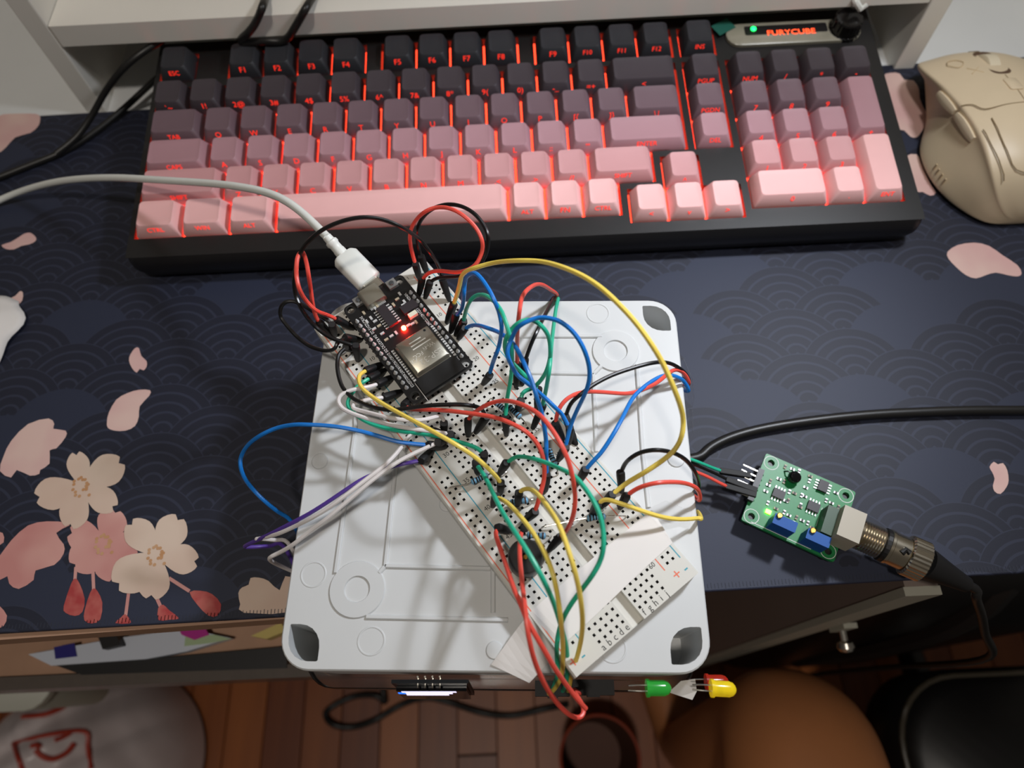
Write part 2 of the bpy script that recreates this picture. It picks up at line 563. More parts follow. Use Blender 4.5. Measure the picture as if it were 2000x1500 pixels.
def blossom(c, tips, m, z, wid=0.36):
    """five-petal blossom print: petals notch at the tip"""
    c = np.array(c, float)
    allp = []
    for t in tips:
        t = np.array(t, float); d = t - c; L = np.linalg.norm(d); d /= L; n = np.array([-d[1], d[0]])
        wv = wid * L
        prof = [(0.0, .10), (.25, .62), (.5, .95), (.7, 1.0), (.88, .72), (.99, .30), (.90, .0), (.99, -.30), (.88, -.72), (.7, -1.0), (.5, -.95), (.25, -.62), (0.0, -.10)]
        allp.append([tuple(c + d * a * L + n * b_ * wv) for a, b_ in prof])
    for k, p in enumerate(allp):
        b = flat('blossom_petal_print', cr(0, 700, 2.727, p), m, z + 0.012 * k, 2)
    q = V(*cr(0, 700, 2.727, [tuple(c)])[0], 0)
    MB().add(circ(q[0], q[1], 5.0, 20, z + .075), [tuple(range(16))]).build('blossom_heart_print', m, mat_o, mo)
    st = MB()
    for k in range(17):
        a = k * 2.4; rr = 16 + 34 * ((k * 7) % 11) / 11
        q = V(*cr(0, 700, 2.727, [tuple(c + np.array([math.cos(a), math.sin(a)]) * rr * 1.3)])[0], 0)
        st.add(circ(q[0], q[1], 0.8, 7, z + 0.12 + .004 * k), [tuple(range(7))])
    st.build('stamen_print', 'print_gold', mat_o, mo)


blossom((560, 985), [(620, 805), (365, 925), (385, 1110), (610, 1185), (740, 1010)], 'print_pink', 0.12, 0.42)
blossom((440, 680), [(405, 498), (655, 545), (618, 800), (370, 905), (188, 745)], 'print_cream', 0.2, 0.33)
blossom((840, 1045), [(960, 842), (1058, 1085), (805, 1285), (615, 1215), (690, 870)], 'print_cream', 0.28, 0.36)
for stem, bud in (([(405, 1110), (400, 1180)], [(380, 1200), (402, 1172), (425, 1200), (452, 1280), (440, 1350), (400, 1372), (350, 1355), (340, 1320)]),
                  ([(495, 1120), (500, 1240)], [(480, 1250), (500, 1225), (520, 1240), (546, 1300), (535, 1390), (490, 1412), (450, 1395), (452, 1340)]),
                  ([(690, 1215), (670, 1370)], [(615, 1410), (645, 1380), (668, 1362), (695, 1395), (690, 1412)]),
                  ([(830, 1265), (855, 1320)], [(843, 1330), (870, 1312), (900, 1340), (955, 1385), (900, 1392), (845, 1394)]),
                  ([(900, 1170), (1010, 1240)], [(1010, 1245), (1070, 1238), (1130, 1255), (1178, 1310), (1160, 1370), (1110, 1370), (1050, 1310)])):
    flat('bud_print', cr(0, 700, 2.727, bud), 'print_red', 0.12, 2)
    a, b_ = [V(*q, 0) for q in cr(0, 700, 2.727, stem)]
    d = (b_ - a) / np.linalg.norm(b_ - a); n = np.array([-d[1], d[0], 0]) * 0.7
    MB().add([p + np.array([0, 0, .11]) for p in (a - n, a + n, b_ + n, b_ - n)], [(0, 1, 2, 3)]).build('stem_print', 'print_pink', mat_o, mo)

# white monitor shelf at the back of the desk
shelf = tag(empty('desk_shelf', (187, 215, -3)), 'white wooden shelf standing over the back of the keyboard', 'shelf')
so = (187, 215, -3)
MB().loft([rrect(477, 210, 1, 43.5, 187.5, 220.5, 2), rrect(477, 210, 1, 56, 187.5, 220.5, 2)]).build('board', 'white_paint', shelf, so)
for x in (-57.3, 432.6):
    MB().loft([rrect(12, 210, 0.8, -3, x, 220.5, 2), rrect(12, 210, 0.8, 260, x, 220.5, 2)]).build('upright', 'white_paint', shelf, so)
MB().loft([rrect(502, 210, 1, 260, 187.5, 220.5, 2), rrect(502, 210, 1, 272, 187.5, 220.5, 2)]).build('top_board', 'white_paint', shelf, so)
# grey cabinet side to the right
cab = MB().loft([rrect(60, 330, 2, -3, 565, 292, 2), rrect(60, 330, 2, 420, 565, 292, 2)]).build('cabinet', mat('cabinet_grey', (190, 186, 170), 0.5, noise=0.04))
tag(cab, 'pale grey cabinet standing on the desk behind the mouse', 'cabinet')

# ------------------------------------------------------------------ keyboard
U = 19.05
TH = 9.67838585e-02
kb = tag(empty('keyboard', (0, 0, 20), (TH, 0, 0)), 'black keyboard with black-to-pink keycaps and red backlight', 'keyboard')
rowcol = [((44, 45, 50), 'f'), ((66, 58, 64), 'r1'), ((112, 90, 98), 'r2'), ((176, 134, 142), 'r3'), ((206, 152, 154), 'r4'), ((240, 186, 184), 'r5')]
for c, n in rowcol:
    mat('keycap_' + n, c, 0.55, noise=0.04, nscale=90)
ROWY = [5.25, 4, 3, 2, 1, 0]
keys = []   # x, y, w, h, row, legend


def keyrow(row, x, items, y=None):
    for it in items:
        if isinstance(it, (int, float)): x += it; continue
        s, w_ = it if isinstance(it, tuple) else (it, 1)
        keys.append((x, ROWY[row] if y is None else y, w_, 1, row, s)); x += w_


keyrow(0, 0, ['ESC', 1, 'F1', 'F2', 'F3', 'F4', .5, 'F5', 'F6', 'F7', 'F8', .5, 'F9', 'F10', 'F11', 'F12', .25, 'INS'])
keyrow(1, 0, ['`~', '1!', '2@', '3#', '4$', '5%', '6^', '7&', '8*', '9(', '0)', '-_', '=+', ('<', 2), .25, 'PGUP', .25, 'NUM', '/', '*', '-'])
keyrow(2, 0, [('TAB', 1.5), 'Q', 'W', 'E', 'R', 'T', 'Y', 'U', 'I', 'O', 'P', '[{', ']}', ('\\ |', 1.5), .25, 'PGDN', .25, '7', '8', '9'])
keyrow(3, 0, [('CAPS', 1.75), 'A', 'S', 'D', 'F', 'G', 'H', 'J', 'K', 'L', ';:', '\'"', ('ENTER', 2.25), .25, 'DEL', .25, '4', '5', '6'])
keyrow(4, 0, [('SHIFT', 2.25), 'Z', 'X', 'C', 'V', 'B', 'N', 'M', ',<', '.>', '/?', ('SHIFT', 1.75)])
keyrow(4, 16.5, ['1', '2', '3'])
keyrow(5, 0, [('CTRL', 1.25), ('WIN', 1.25), ('ALT', 1.25), ('', 6.25), 'ALT', 'FN', 'CTRL'])
keyrow(5, 16.5, [('0', 2), '.'])
keys.append((14.25, 0.75, 1, 1, 4, '^'))
for i, s in enumerate('<v>'):
    keys.append((13.25 + i, -0.25, 1, 1, 5, s))
keys.append((19.5, 2, 1, 2, 3, '+')); keys.append((19.5, 0, 1, 2, 5, 'ENT'))
prepare_text([k[5] for k in keys if k[5]] + ['FURYCUBE'])
CAPH = [8.1, 8.2, 7.1, 6.4, 6.5, 6.8]
capmesh = {}


def cap_mesh(w_, h_, row):
    key = (w_, h_, row)
    if key in capmesh: return capmesh[key]
    W = w_ * U - 1.0; D = h_ * U - 1.0; H = CAPH[row]; sy = 0.75
    mb = MB()
    secs = [rrect(W, D, 1.0, -2.2, k=3), rrect(W, D, 1.0, 0.2, k=3),
            rrect(W - 4.6, D - 2.9, 2.0, H - .45, 0, sy, 3), rrect(W - 5.4, D - 3.7, 2.0, H, 0, sy, 3), rrect(W - 8.2, D - 6.6, 1.6, H - .35, 0, sy, 3)]
    mb.loft(secs)
    o = mb.build('keycap', 'keycap_' + rowcol[row][1], smooth=True, angle=math.radians(28))
    capmesh[key] = o.data
    bpy.data.objects.remove(o)
    return capmesh[key]


legmesh = {}
for (x, y, w_, h_, row, s) in keys:
    c = link('keycap', cap_mesh(w_, h_, row), kb, ((x + w_ / 2) * U, (y + h_ / 2) * U, 0))
    if s:
        key = (s, h_, row)
        if key not in legmesh:
            H = CAPH[row]; D = h_ * U - 1.0
            p0 = np.array([0, -D / 2, .2]); p1 = np.array([0, -(D - 2.9) / 2 + .75, H - .45]); ey = p1 - p0; ey /= np.linalg.norm(ey)
            pc = p0 + (p1 - p0) * .62
            mb = MB(); sz = 4.3 if len(s) < 3 else 3.6
            put_text(mb, s, pc, (1, 0, 0), ey, sz, .12)
            o = mb.build('legend', 'legend_glow'); legmesh[key] = o.data; bpy.data.objects.remove(o)
        link('legend', legmesh[key], c)

blocks = [(0, 2, 15, 5), (0, 1, 14, 2), (0, 0, 13, 1), (13.25, -.25, 16.25, .75), (14.25, .75, 15.25, 1.75), (15.25, 2, 16.25, 5), (16.5, 0, 20.5, 5),
          (0, 5.25, 1, 6.25), (2, 5.25, 6, 6.25), (6.5, 5.25, 10.5, 6.25), (11, 5.25, 15, 6.25), (15.25, 5.25, 16.25, 6.25)]
g = .03
X0, X1, Y0, Y1 = -3.5 / U, 20.5 + 8.0 / U, -0.60, 6.25 + 9.0 / U
xs = sorted({X0, X1} | {b[0] - g for b in blocks} | {b[2] + g for b in blocks})
ys = sorted({Y0, Y1} | {b[1] - g for b in blocks} | {b[3] + g for b in blocks})


def is_open(i, j):
    if i < 0 or j < 0 or i >= len(xs) - 1 or j >= len(ys) - 1: return False
    cx = (xs[i] + xs[i + 1]) / 2; cy = (ys[j] + ys[j + 1]) / 2
    return any(b[0] - g < cx < b[2] + g and b[1] - g < cy < b[3] + g for b in blocks)


bz = MB(); ZT = 0.6; ZP = -5.0
for i in range(len(xs) - 1):
    for j in range(len(ys) - 1):
        if is_open(i, j): continue
        a, b_, c, d = xs[i] * U, xs[i + 1] * U, ys[j] * U, ys[j + 1] * U
        bz.add([(a, c, ZT), (b_, c, ZT), (b_, d, ZT), (a, d, ZT)], [(0, 1, 2, 3)])
        for (p, q, di, dj) in (((a, c), (b_, c), 0, -1), ((b_, c), (b_, d), 1, 0), ((b_, d), (a, d), 0, 1), ((a, d), (a, c), -1, 0)):
            if is_open(i + di, j + dj):
                bz.add([(p[0], p[1], ZP), (q[0], q[1], ZP), (q[0], q[1], ZT), (p[0], p[1], ZT)], [(0, 1, 2, 3)])
bz.build('bezel', 'case_black', kb)
cx, cy = (X0 + X1) / 2 * U, (Y0 + Y1) / 2 * U
W, D = (X1 - X0) * U, (Y1 - Y0) * U
cs = MB()
cs.loft([rrect(W - 6, D - 4, 9, -18.5, cx, cy), rrect(W + 1, D + 3, 8, -15, cx, cy), rrect(W + 3, D + 6, 7, -8, cx, cy), rrect(W + 2, D + 4, 6, -3.0, cx, cy), rrect(W, D, 5, 0.55, cx, cy)], True, False)
cs.build('case', 'case_black', kb, smooth=True)
for b_ in blocks:
    a, c, d, e = b_[0] * U - .5, b_[1] * U - .5, b_[2] * U + .5, b_[3] * U + .5
    MB().add([(a, c, -4.6), (d, c, -4.6), (d, e, -4.6), (a, e, -4.6)], [(0, 1, 2, 3)]).build('backlight_panel', 'red_glow', kb)
    MB().add([(a, c, -4.9), (d, c, -4.9), (d, e, -4.9), (a, e, -4.9)], [(0, 1, 2, 3)]).build('switch_plate', 'black_plastic', kb)
for x in (40, 350):
    MB().loft([rrect(26, 10, 2, -30.5, x, 112, 2), rrect(26, 12, 2, -17, x, 112, 2)]).build('foot', 'black_plastic', kb)
# display window, knob and film tab at the top right
dx0, dx1, dy = 16.62 * U, 20.55 * U, 5.86 * U
scr = MB().loft([rrect(dx1 - dx0, 15.5, 7.7, .6, (dx0 + dx1) / 2, dy), rrect(dx1 - dx0, 15.5, 7.7, 2.2, (dx0 + dx1) / 2, dy), rrect(dx1 - dx0 - 1, 14.5, 7.2, 2.6, (dx0 + dx1) / 2, dy)]).build('display_window', mat('window_grey', (150, 146, 130), 0.25, noise=0.25, nscale=90), kb, smooth=True)
MB().loft([rrect(46, 6.4, 1, 2.5, (dx0 + dx1) / 2 - 4, dy + 2.0, 3), rrect(46, 6.4, 1, 2.75, (dx0 + dx1) / 2 - 4, dy + 2.0, 3)]).build('screen', 'black_plastic', scr)
mb = MB(); put_text(mb, 'FURYCUBE', ((dx0 + dx1) / 2 - 1.5, dy - .6, 2.8), (1, 0, 0), (0, 1, 0), 5.0, .05, 1.12)
mb.build('lettering', 'logo_glow', scr)
MB().lathe((dx0 + 15.5, dy + 3.0, 2.7), (0, 0, 1), [(0, 1.5), (.5, 1.5), (.9, .7)], 12).build('indicator_light', 'led_bar_green', scr, smooth=True)
MB().box((dx0 - 1, dy + 5.5, 3.0), (11, 8, .25), [[.87, .5, 0], [-.5, .87, 0], [0, 0, 1]]).build('film_tab', mat('film_teal', (38, 96, 84), 0.35), scr)
kn = MB()
secs = []
for zz, r in ((.5, 8.6), (2.6, 8.6), (2.8, 7.8), (9.2, 7.5), (9.9, 6.9), (10.1, 5.5)):
    secs.append([(dx1 - 9 + (r + (.25 if i % 2 else 0)) * math.cos(i * math.pi / 24), dy + .5 + (r + (.25 if i % 2 else 0)) * math.sin(i * math.pi / 24), zz) for i in range(48)])
kn.loft(secs); kn.build('volume_knob', mat('knob_black', (14, 13, 13), 0.16), kb)

# ------------------------------------------------------------------ mouse (cream, left of its axis turned to the keyboard)
ms = tag(empty('mouse', (456, 50, 0)), 'cream computer mouse with two side buttons at the mat edge', 'mouse')
mso = (456, 50, 0)
stn0 = [  # y, base left, waist left, top edge left, edge height, crown height
    (-5, 447, 448, 450, 6, 9), (-2, 438, 439, 441, 15, 19), (5, 431, 432, 434, 26, 31), (14, 424, 428, 431.5, 31, 36), (28, 419.5, 427, 430, 34.5, 38.5), (42, 419, 427, 428.5, 34, 38.5),
    (52, 421, 428, 427.5, 32.5, 37.5), (60, 426, 429, 426.5, 31, 36), (70, 431, 430, 425.5, 29, 34), (85, 435, 431, 423.5, 24.5, 30), (96, 438, 433, 424.5, 20, 26), (104, 441, 437, 432, 14, 19), (108, 445, 443, 440, 9, 12)]
stn = []
secs = []
for (y, lb, lm, lt, he, hc) in stn0:
    rb, rt, rm = 912 - max(lb, 426), 912 - lt, 912 - lm
    stn.append((y, lb, lm, lt, rb, rt, he, hc))
    s = [(lb + 2, y, 1.2), (lb, y, 3), (lb * .75 + lm * .25, y, he * .25), (lm, y, he * .58), (lt + .4, y, he * .88), (lt, y, he * .97), (lt + .7, y, he + .5), (lt + 3, y, he + .9)]
    for t in (.25, .4, .5, .6, .75):
        s.append((lt + (rt - lt) * t, y, he + (hc - he) * (1 - (2 * t - 1) ** 2) ** .8 + .6))
    s += [(rt - 3, y, he + .9), (rt - .7, y, he + .5), (rt, y, he * .97), (rt - .4, y, he * .88), (rm, y, he * .58), (rb, y, he * .25), (rb, y, 3), (rb - 2, y, 1.2)]
    secs.append(s)
sh = MB().loft(secs).build('shell', 'mouse_cream', ms, mso, smooth=True, angle=math.radians(60))
md = sh.modifiers.new('smooth', 'SUBSURF'); md.levels = 2; md.render_levels = 2


def at_y(y):
    for p, q in zip(stn[:-1], stn[1:]):
        if p[0] <= y <= q[0]:
            f = (y - p[0]) / (q[0] - p[0]); return [c + (d - c) * f for c, d in zip(p, q)]
    return stn[-1]


def hgt(x, y):
    a = at_y(y); t = min(1, max(0, (x - a[3]) / (a[5] - a[3])))
    return a[6] + (a[7] - a[6]) * max(0, 1 - (2 * t - 1) ** 2) ** .8 + .45


def seam(xy, name='seam', r=.28, m='mouse_line'):
    P = spline([(x, y, 0) for x, y in xy], 8)
    MB().tube([(p[0], p[1], hgt(p[0], p[1])) for p in P[::2]], r, 6).build(name, m, ms, mso)


seam([(427.5, 49), (432, 47.5), (436, 42.5), (446, 43.5), (456, 44), (466, 43.5), (476, 42.5), (480, 47.5), (484.5, 49)], 'button_seam')
seam([(456, 44), (456, 58), (456, 68)]); seam([(456, 94), (456, 98), (456, 103)])
seam([(431.5, 30), (434.5, 16), (438.5, 4)]); seam([(437, 36), (438.5, 20), (443, 7), (456, 4)])
seam([(434, 84), (436, 88), (440, 88), (442, 84), (438, 80), (434, 84)], 'emblem', .22, mat('mouse_dark2', (204, 182, 146), .5))
seam([(441, 72), (447, 78)], 'emblem', .22, 'mouse_dark2'); seam([(447, 72), (441, 78)], 'emblem', .22, 'mouse_dark2')
MB().lathe((452.6, 82, 22.8), (1, 0, 0), [(0, 9.4), (.6, 10.4), (6.2, 10.4), (6.8, 9.4)], 28).build('scroll_wheel', mat('wheel_cream', (214, 202, 176), 0.5), ms, mso, smooth=True)
sl = [(p[0], p[1], 0) for p in rrect(10.5, 26, 4, 0, 456, 82, 5)]
MB().loft([[(x, y, hgt(x, y) - 4) for x, y, _ in sl], [(x, y, hgt(x, y) + .12) for x, y, _ in sl]]).build('wheel_slot', 'mouse_dark', ms, mso)
MB().loft([[(x, y, hgt(x, y) + k) for x, y, _ in rrect(a, b_, 1.2, 0, 456, 59, 3)] for a, b_, k in ((7, 10, -1), (7, 10, .6), (6, 9, 1.0))]).build('mode_button', 'mouse_cream', ms, mso, smooth=True)
for y0, y1 in ((67, 50), (48, 29)):
    secs = []
    for k in range(9):
        t = k / 8; a = at_y(y0 + (y1 - y0) * t); e_ = math.sin(math.pi * min(1, .12 + t * .76)) ** .4
        c = np.array([a[3] - .3, a[0], a[6] * .86]); secs.append([c + np.array([dx * 1.3 * e_, 0, dz * 2.2 * e_]) for dx, dz in ((-1, -1), (.6, -1.1), (1, 1), (-.5, 1.1), (-1.2, .2))])
    MB().loft(secs).build('side_button', mat('side_cream', (226, 210, 182), .4), ms, mso, smooth=True, angle=math.radians(35))
for k in range(4):
    a = at_y(30 - k * 3.2)
    MB().box((a[1] * .8 + a[2] * .2 - .2, 30 - k * 3.2, a[6] * .28), (.5, 1.0, 4)).build('side_mark', 'mouse_dark2', ms, mso)


# ------------------------------------------------------------------ enclosure box lying upside down: white base up, clear lid below
ZT_BOX = 53.0
bc = np.array([181.6, -141.3]); byaw = math.radians(-2.9)
BF = Frame((bc[0], bc[1], 0), byaw)
box = tag(empty('project_box', (bc[0], bc[1], 0)), 'white plastic project box lying face down at the mat edge', 'enclosure')
bxo = (bc[0], bc[1], 0)
BW, BD = 146.5, 146.0


def bw(x, y, z): return BF.w(x, y, z)


def bloc(u, v): return BF.loc(u, v, ZT_BOX)


def leaf(cx, cy, sx, sy, w_=11.0, d_=12.0, r=7.5):
    """screw-well outline: two opposite corners round, two sharp"""
    out = []
    for (px, py, a0) in ((1, -1, -90), (1, 1, 0), (-1, 1, 90), (-1, -1, 180)):
        rr = r if px * sx == py * sy else 0.6
        for i in range(6):
            a = math.radians(a0 + 90 * i / 5)
            out.append((cx + px * (w_ / 2 - rr) + rr * math.cos(a), cy + py * (d_ / 2 - rr) + rr * math.sin(a)))
    return out


wells = [leaf(sx * (BW / 2 - 8.2), sy * (BD / 2 - 9.0), sx, sy) for sx in (-1, 1) for sy in (-1, 1)]
outer = [(p[0], p[1]) for p in rrect(BW - 1.2, BD - 1.2, 10.4, 0, k=8)]
tp = plate(outer, wells, 50.5, ZT_BOX)
for wl in wells:          # well walls and floors
    n = len(wl)
    tp.add([(p[0], p[1], 16) for p in wl] + [(p[0], p[1], 50.5) for p in wl], [(i, (i + 1) % n, n + (i + 1) % n, n + i) for i in range(n)] + [tuple(range(n))])
sides = [[(p[0], p[1], z) for p in rrect(BW - 2 * i, BD - 2 * i, 11, 0, k=8)] for z, i in ((14, 1.2), (50, 0), (52.4, .1), (53, .6))]
tp.loft(sides, False, False)
tp.v = [tuple(bw(*p)) for p in tp.v]
body = tp.build('body', 'box_white', box, bxo, smooth=True, angle=math.radians(35))


def rib(pts, wd=1.9, h=.9, name='rib'):
    mb = MB()
    for (a, b_) in zip(pts[:-1], pts[1:]):
        a = np.array(bloc(*a)); b_ = np.array(bloc(*b_)); d = b_ - a; L = np.linalg.norm(d); d /= L; n = np.array([-d[1], d[0]])
        secs = []
        for z, k in ((ZT_BOX - .2, 1.0), (ZT_BOX + h * .6, .8), (ZT_BOX + h, .45)):
            secs.append([bw(*(a + n * wd / 2 * k), z), bw(*(b_ + n * wd / 2 * k), z), bw(*(b_ - n * wd / 2 * k), z), bw(*(a - n * wd / 2 * k), z)])
        mb.loft(secs)
    mb.build(name, 'box_white', body, bxo)


for r_ in ([(694.7, 833.6), (655.6, 1119)], [(716, 1205), (992, 1211)], [(776, 881), (752.5, 1105.6), (958, 1110.7)], [(963, 1116), (963, 1197)], [(752.5, 1105.6), (741, 1119)],
           [(1014, 657.5), (1175, 657.5)], [(1029, 728), (1159, 730.6), (1165, 882.5)], [(1243.7, 713), (1255, 880), (1266.7, 991.5)], [(1160, 730), (1174, 716)], [(690, 700), (694.7, 833.6)]):
    rib(r_)


def ring(u, v, r0, r1, h=.7, name='mount_ring'):
    x, y = bloc(u, v); mb = MB(); n = 40
    prof = [(r1 + .5, ZT_BOX - .2), (r1, ZT_BOX + h), (r0, ZT_BOX + h), (r0 - .4, ZT_BOX - .2)] if r0 > 0 else [(r1 + .5, ZT_BOX - .2), (r1, ZT_BOX + h * .8), (r1 - .8, ZT_BOX + h), (0.05, ZT_BOX + h)]
    mb.loft([[bw(x + r * math.cos(2 * math.pi * i / n), y + r * math.sin(2 * math.pi * i / n), z) for i in range(n)] for r, z in prof], False, False)
    mb.build(name, 'box_white', body, bxo, smooth=True, angle=math.radians(30))


ring(698, 1151, 4.6, 9.6); ring(1202, 686, 4.9, 9.2)
for u, v, r in ((1168, 612, 4.6), (725, 1252, 4.6), (1196, 1266, 4.6), (612, 1122, 4.4)):
    ring(u, v, r - .25, r + .1, .18, 'ejector_mark')
for u, v, r in ((625, 901, 2.9), (1320, 897, 3.0), (966, 1270, 2.7), (873, 985, 2.6)):
    ring(u, v, 0, r, .6, 'pip')
# clear lid under it
lid = MB()
lid.loft([[(p[0], p[1], z) for p in rrect(BW + a, BD + a, 12, 0, k=6)] for z, a in ((0.3, 7), (1.2, 8), (7.5, 8), (8.5, 7))], True, False)
lid.loft([[(p[0], p[1], z) for p in rrect(BW + a, BD + a, 11, 0, k=6)] for z, a in ((8.5, 7), (8.5, 0), (14, 0), (14, -4), (2.5, -6))], False, True)
lid.v = [tuple(bw(*p)) for p in lid.v]
lid.build('clear_lid', 'clear_plastic', box, bxo, smooth=True, angle=math.radians(30))

# ------------------------------------------------------------------ breadboard
ZB = 61.55
yawB = -9.56535334e-01
BB = Frame((179.348, -134.375, 0), yawB)
bb = tag(empty('breadboard', BB.w(0, 0, 53.2)), 'white solderless breadboard taped on top of the project box', 'breadboard')
bbo = BB.w(0, 0, 53.2)
PT = 2.54; LB, WB_ = 165.0, 54.6


def hole_cells(mb, cells):
    """cells: (l, w) centres of real square holes, each in a 2.54 mm tile"""
    for l, w_ in cells:
        h = PT / 2; a = .47; b_ = .40
        o = [(l - h, w_ - h), (l + h, w_ - h), (l + h, w_ + h), (l - h, w_ + h)]
        i1 = [(l - a, w_ - a), (l + a, w_ - a), (l + a, w_ + a), (l - a, w_ + a)]
        mb.add([BB.w(*p, ZB) for p in o] + [BB.w(*p, ZB) for p in i1], [(k, (k + 1) % 4, 4 + (k + 1) % 4, 4 + k) for k in range(4)])


hb = MB(); top = MB()
rowsW = [(r - 5.5) * PT for r in (0, 1, 2, 3, 4)] + [(r - 5.5) * PT for r in (7, 8, 9, 10, 11)]
main = [((c - 32) * PT, w_) for c in range(1, 64) for w_ in rowsW]
RW = [8.25 * PT, 9.25 * PT]
rails = [((c - 32.0) * PT, s * w_) for s in (-1, 1) for w_ in RW for c in range(3, 62) if (c - 3) % 6 != 5]
hole_cells(top, main + rails)
pit = MB()
for l, w_ in main + rails:
    a = .47
    p = [(l - a, w_ - a), (l + a, w_ - a), (l + a, w_ + a), (l - a, w_ + a)]
    pit.add([BB.w(*q, ZB) for q in p] + [BB.w(*q, ZB - 2.2) for q in p], [(0, 1, 5, 4), (1, 2, 6, 5), (2, 3, 7, 6), (3, 0, 4, 7), (4, 5, 6, 7)])


def q_top(l0, l1, w0, w1, z=ZB):
    top.add([BB.w(l0, w0, z), BB.w(l1, w0, z), BB.w(l1, w1, z), BB.w(l0, w1, z)], [(0, 1, 2, 3)])


lm = 31.5 * PT; hl = LB / 2; hw = WB_ / 2
w_in = (5.5 + .5) * PT; w_e = 1.5 * PT - PT / 2 + PT / 2     # inner edge of the e row
we = 1.0 * PT
for s in (-1, 1):
    q_top(-hl, -lm, s * w_in, s * we); q_top(lm, hl, s * w_in, s * we)
    r0, r1 = (8.25 - .5) * PT, (9.25 + .5) * PT
    q_top(-hl, hl, s * w_in, s * r0); q_top(-hl, hl, s * r1, s * (hw - .6))
    q_top(-hl, (3 - 32.5) * PT, s * r0, s * r1); q_top((61 - 31.5) * PT, hl, s * r0, s * r1)
    for c in range(3, 62):
        if (c - 3) % 6 == 5: q_top((c - 32.5) * PT, (c - 31.5) * PT, s * r0, s * r1)
    # centre channel wall
    top.add([BB.w(-hl, s * we, ZB), BB.w(hl, s * we, ZB), BB.w(hl, s * we * .9, ZB - 2.6), BB.w(-hl, s * we * .9, ZB - 2.6)], [(0, 1, 2, 3)])
q_top(-hl, hl, -we * .9, we * .9, ZB - 2.6)
o_ = [(-hl, -hw), (hl, -hw), (hl, hw), (-hl, hw)]
i_ = [(-hl, -hw + .6), (hl, -hw + .6), (hl, hw - .6), (-hl, hw - .6)]
top.add([BB.w(*p, ZB) for p in i_] + [BB.w(*p, ZB - .6) for p in o_] + [BB.w(*p, 53.25) for p in o_], [(0, 1, 5, 4), (1, 2, 6, 5), (2, 3, 7, 6), (3, 0, 4, 7), (4, 5, 9, 8), (5, 6, 10, 9), (6, 7, 11, 10), (7, 4, 8, 11)])
top.build('plate', 'breadboard_white', bb, bbo)
tag(pit.build('contact_holes', 'hole_dark', bb, bbo), kind='stuff')
for s in (-1, 1):
    for side, m in ((0, 'ink_red' if s > 0 else 'ink_blue'), (1, 'ink_blue' if s > 0 else 'ink_red')):
        w_ = s * (18.6 if side == 0 else 25.7)
        MB().add([BB.w(-78, w_ - .2, ZB + .03), BB.w(75, w_ - .2, ZB + .03), BB.w(75, w_ + .2, ZB + .03), BB.w(-78, w_ + .2, ZB + .03)], [(0, 1, 2, 3)]).build('rail_line', m, bb, bbo)
        mb = MB(); put_text(mb, '+' if m == 'ink_red' else '-', BB.w(78.6, s * (20.9 if side == 0 else 24.6), ZB), BB.ey, -BB.ex, 5.5, .04); mb.build('polarity_mark', m, bb, bbo)
tx = MB()
prepare_text([str(n) for n in [1] + list(range(5, 61, 5))] + list('abcdefghij'))
for n in [1] + list(range(5, 61, 5)):
    for s in (-1, 1):
        put_text(tx, str(n), BB.w((n - 32) * PT, s * 16.2, ZB), BB.ey, -BB.ex, 2.5, .04, .95)
for ch, w_ in zip('abcdefghij', rowsW):
    put_text(tx, ch, BB.w(80.9, w_, ZB), BB.ey, -BB.ex, 3.3, .04, .9); put_text(tx, ch, BB.w(-80.9, w_, ZB), BB.ey, -BB.ex, 2.9, .04, .9)
tx.build('printed_numbers', 'ink_black', bb, bbo)

# ------------------------------------------------------------------ microcontroller board
ZE = 68.3
c4 = [V(670, 599, ZE), V(783, 540.5, ZE), V(926.7, 716, ZE), V(805, 784, ZE)]
ctr = sum(c4) / 4
dl = (c4[3] - c4[0] + c4[2] - c4[1])[:2]
EF = Frame((ctr[0], ctr[1], 0), math.atan2(dl[1], dl[0]))
esp = tag(empty('microcontroller_board', EF.w(0, 0, ZB)), 'black microcontroller board with metal shield and lit red light', 'circuit board')
eo = EF.w(0, 0, ZB)
EL, EWd = 52.2, 27.9


def el(u, v, z=ZE): return EF.loc(u, v, z)


def ebuild(mb, name, m, parent=None, **k):
    mb.v = [tuple(EF.w(*p)) for p in mb.v]
    return mb.build(name, m, parent or esp, eo, **k)


ho = [(-23.6, -11.4), (-23.4, 11.3), (23.7, 11.4), (23.6, -11.3)]
pcb = ebuild(plate([(p[0], p[1]) for p in rrect(EL, EWd, 2, 0)], [[(p[0], p[1]) for p in circ(x, y, 1.5, 16)] for x, y in ho], ZE - 1.5, ZE), 'pcb', 'pcb_black')
for s in (-1, 1):
    ebuild(MB().box((0.3, s * 12.1, (ZB + ZE - 1.5) / 2), (15 * PT, 2.4, ZE - 1.5 - ZB)), 'pin_header', 'black_plastic')
left = ['3V3', 'GND', 'D15', 'D2', 'D4', 'RX2', 'TX2', 'D5', 'D18', 'D19', 'D21', 'RX0', 'TX0', 'D22', 'D23']
right = ['VIN', 'GND', 'D13', 'D12', 'D14', 'D27', 'D26', 'D25', 'D33', 'D32', 'D35', 'D34', 'VN', 'VP', 'EN']
prepare_text(left + right + ['ESP-32', 'FCC', 'CE', 'Wi-Fi'])
sk = MB()
lp0, lp1 = np.array(el(698, 628)), np.array(el(796, 756)); rp0, rp1 = np.array(el(804, 571)), np.array(el(906.7, 692))
jm = None
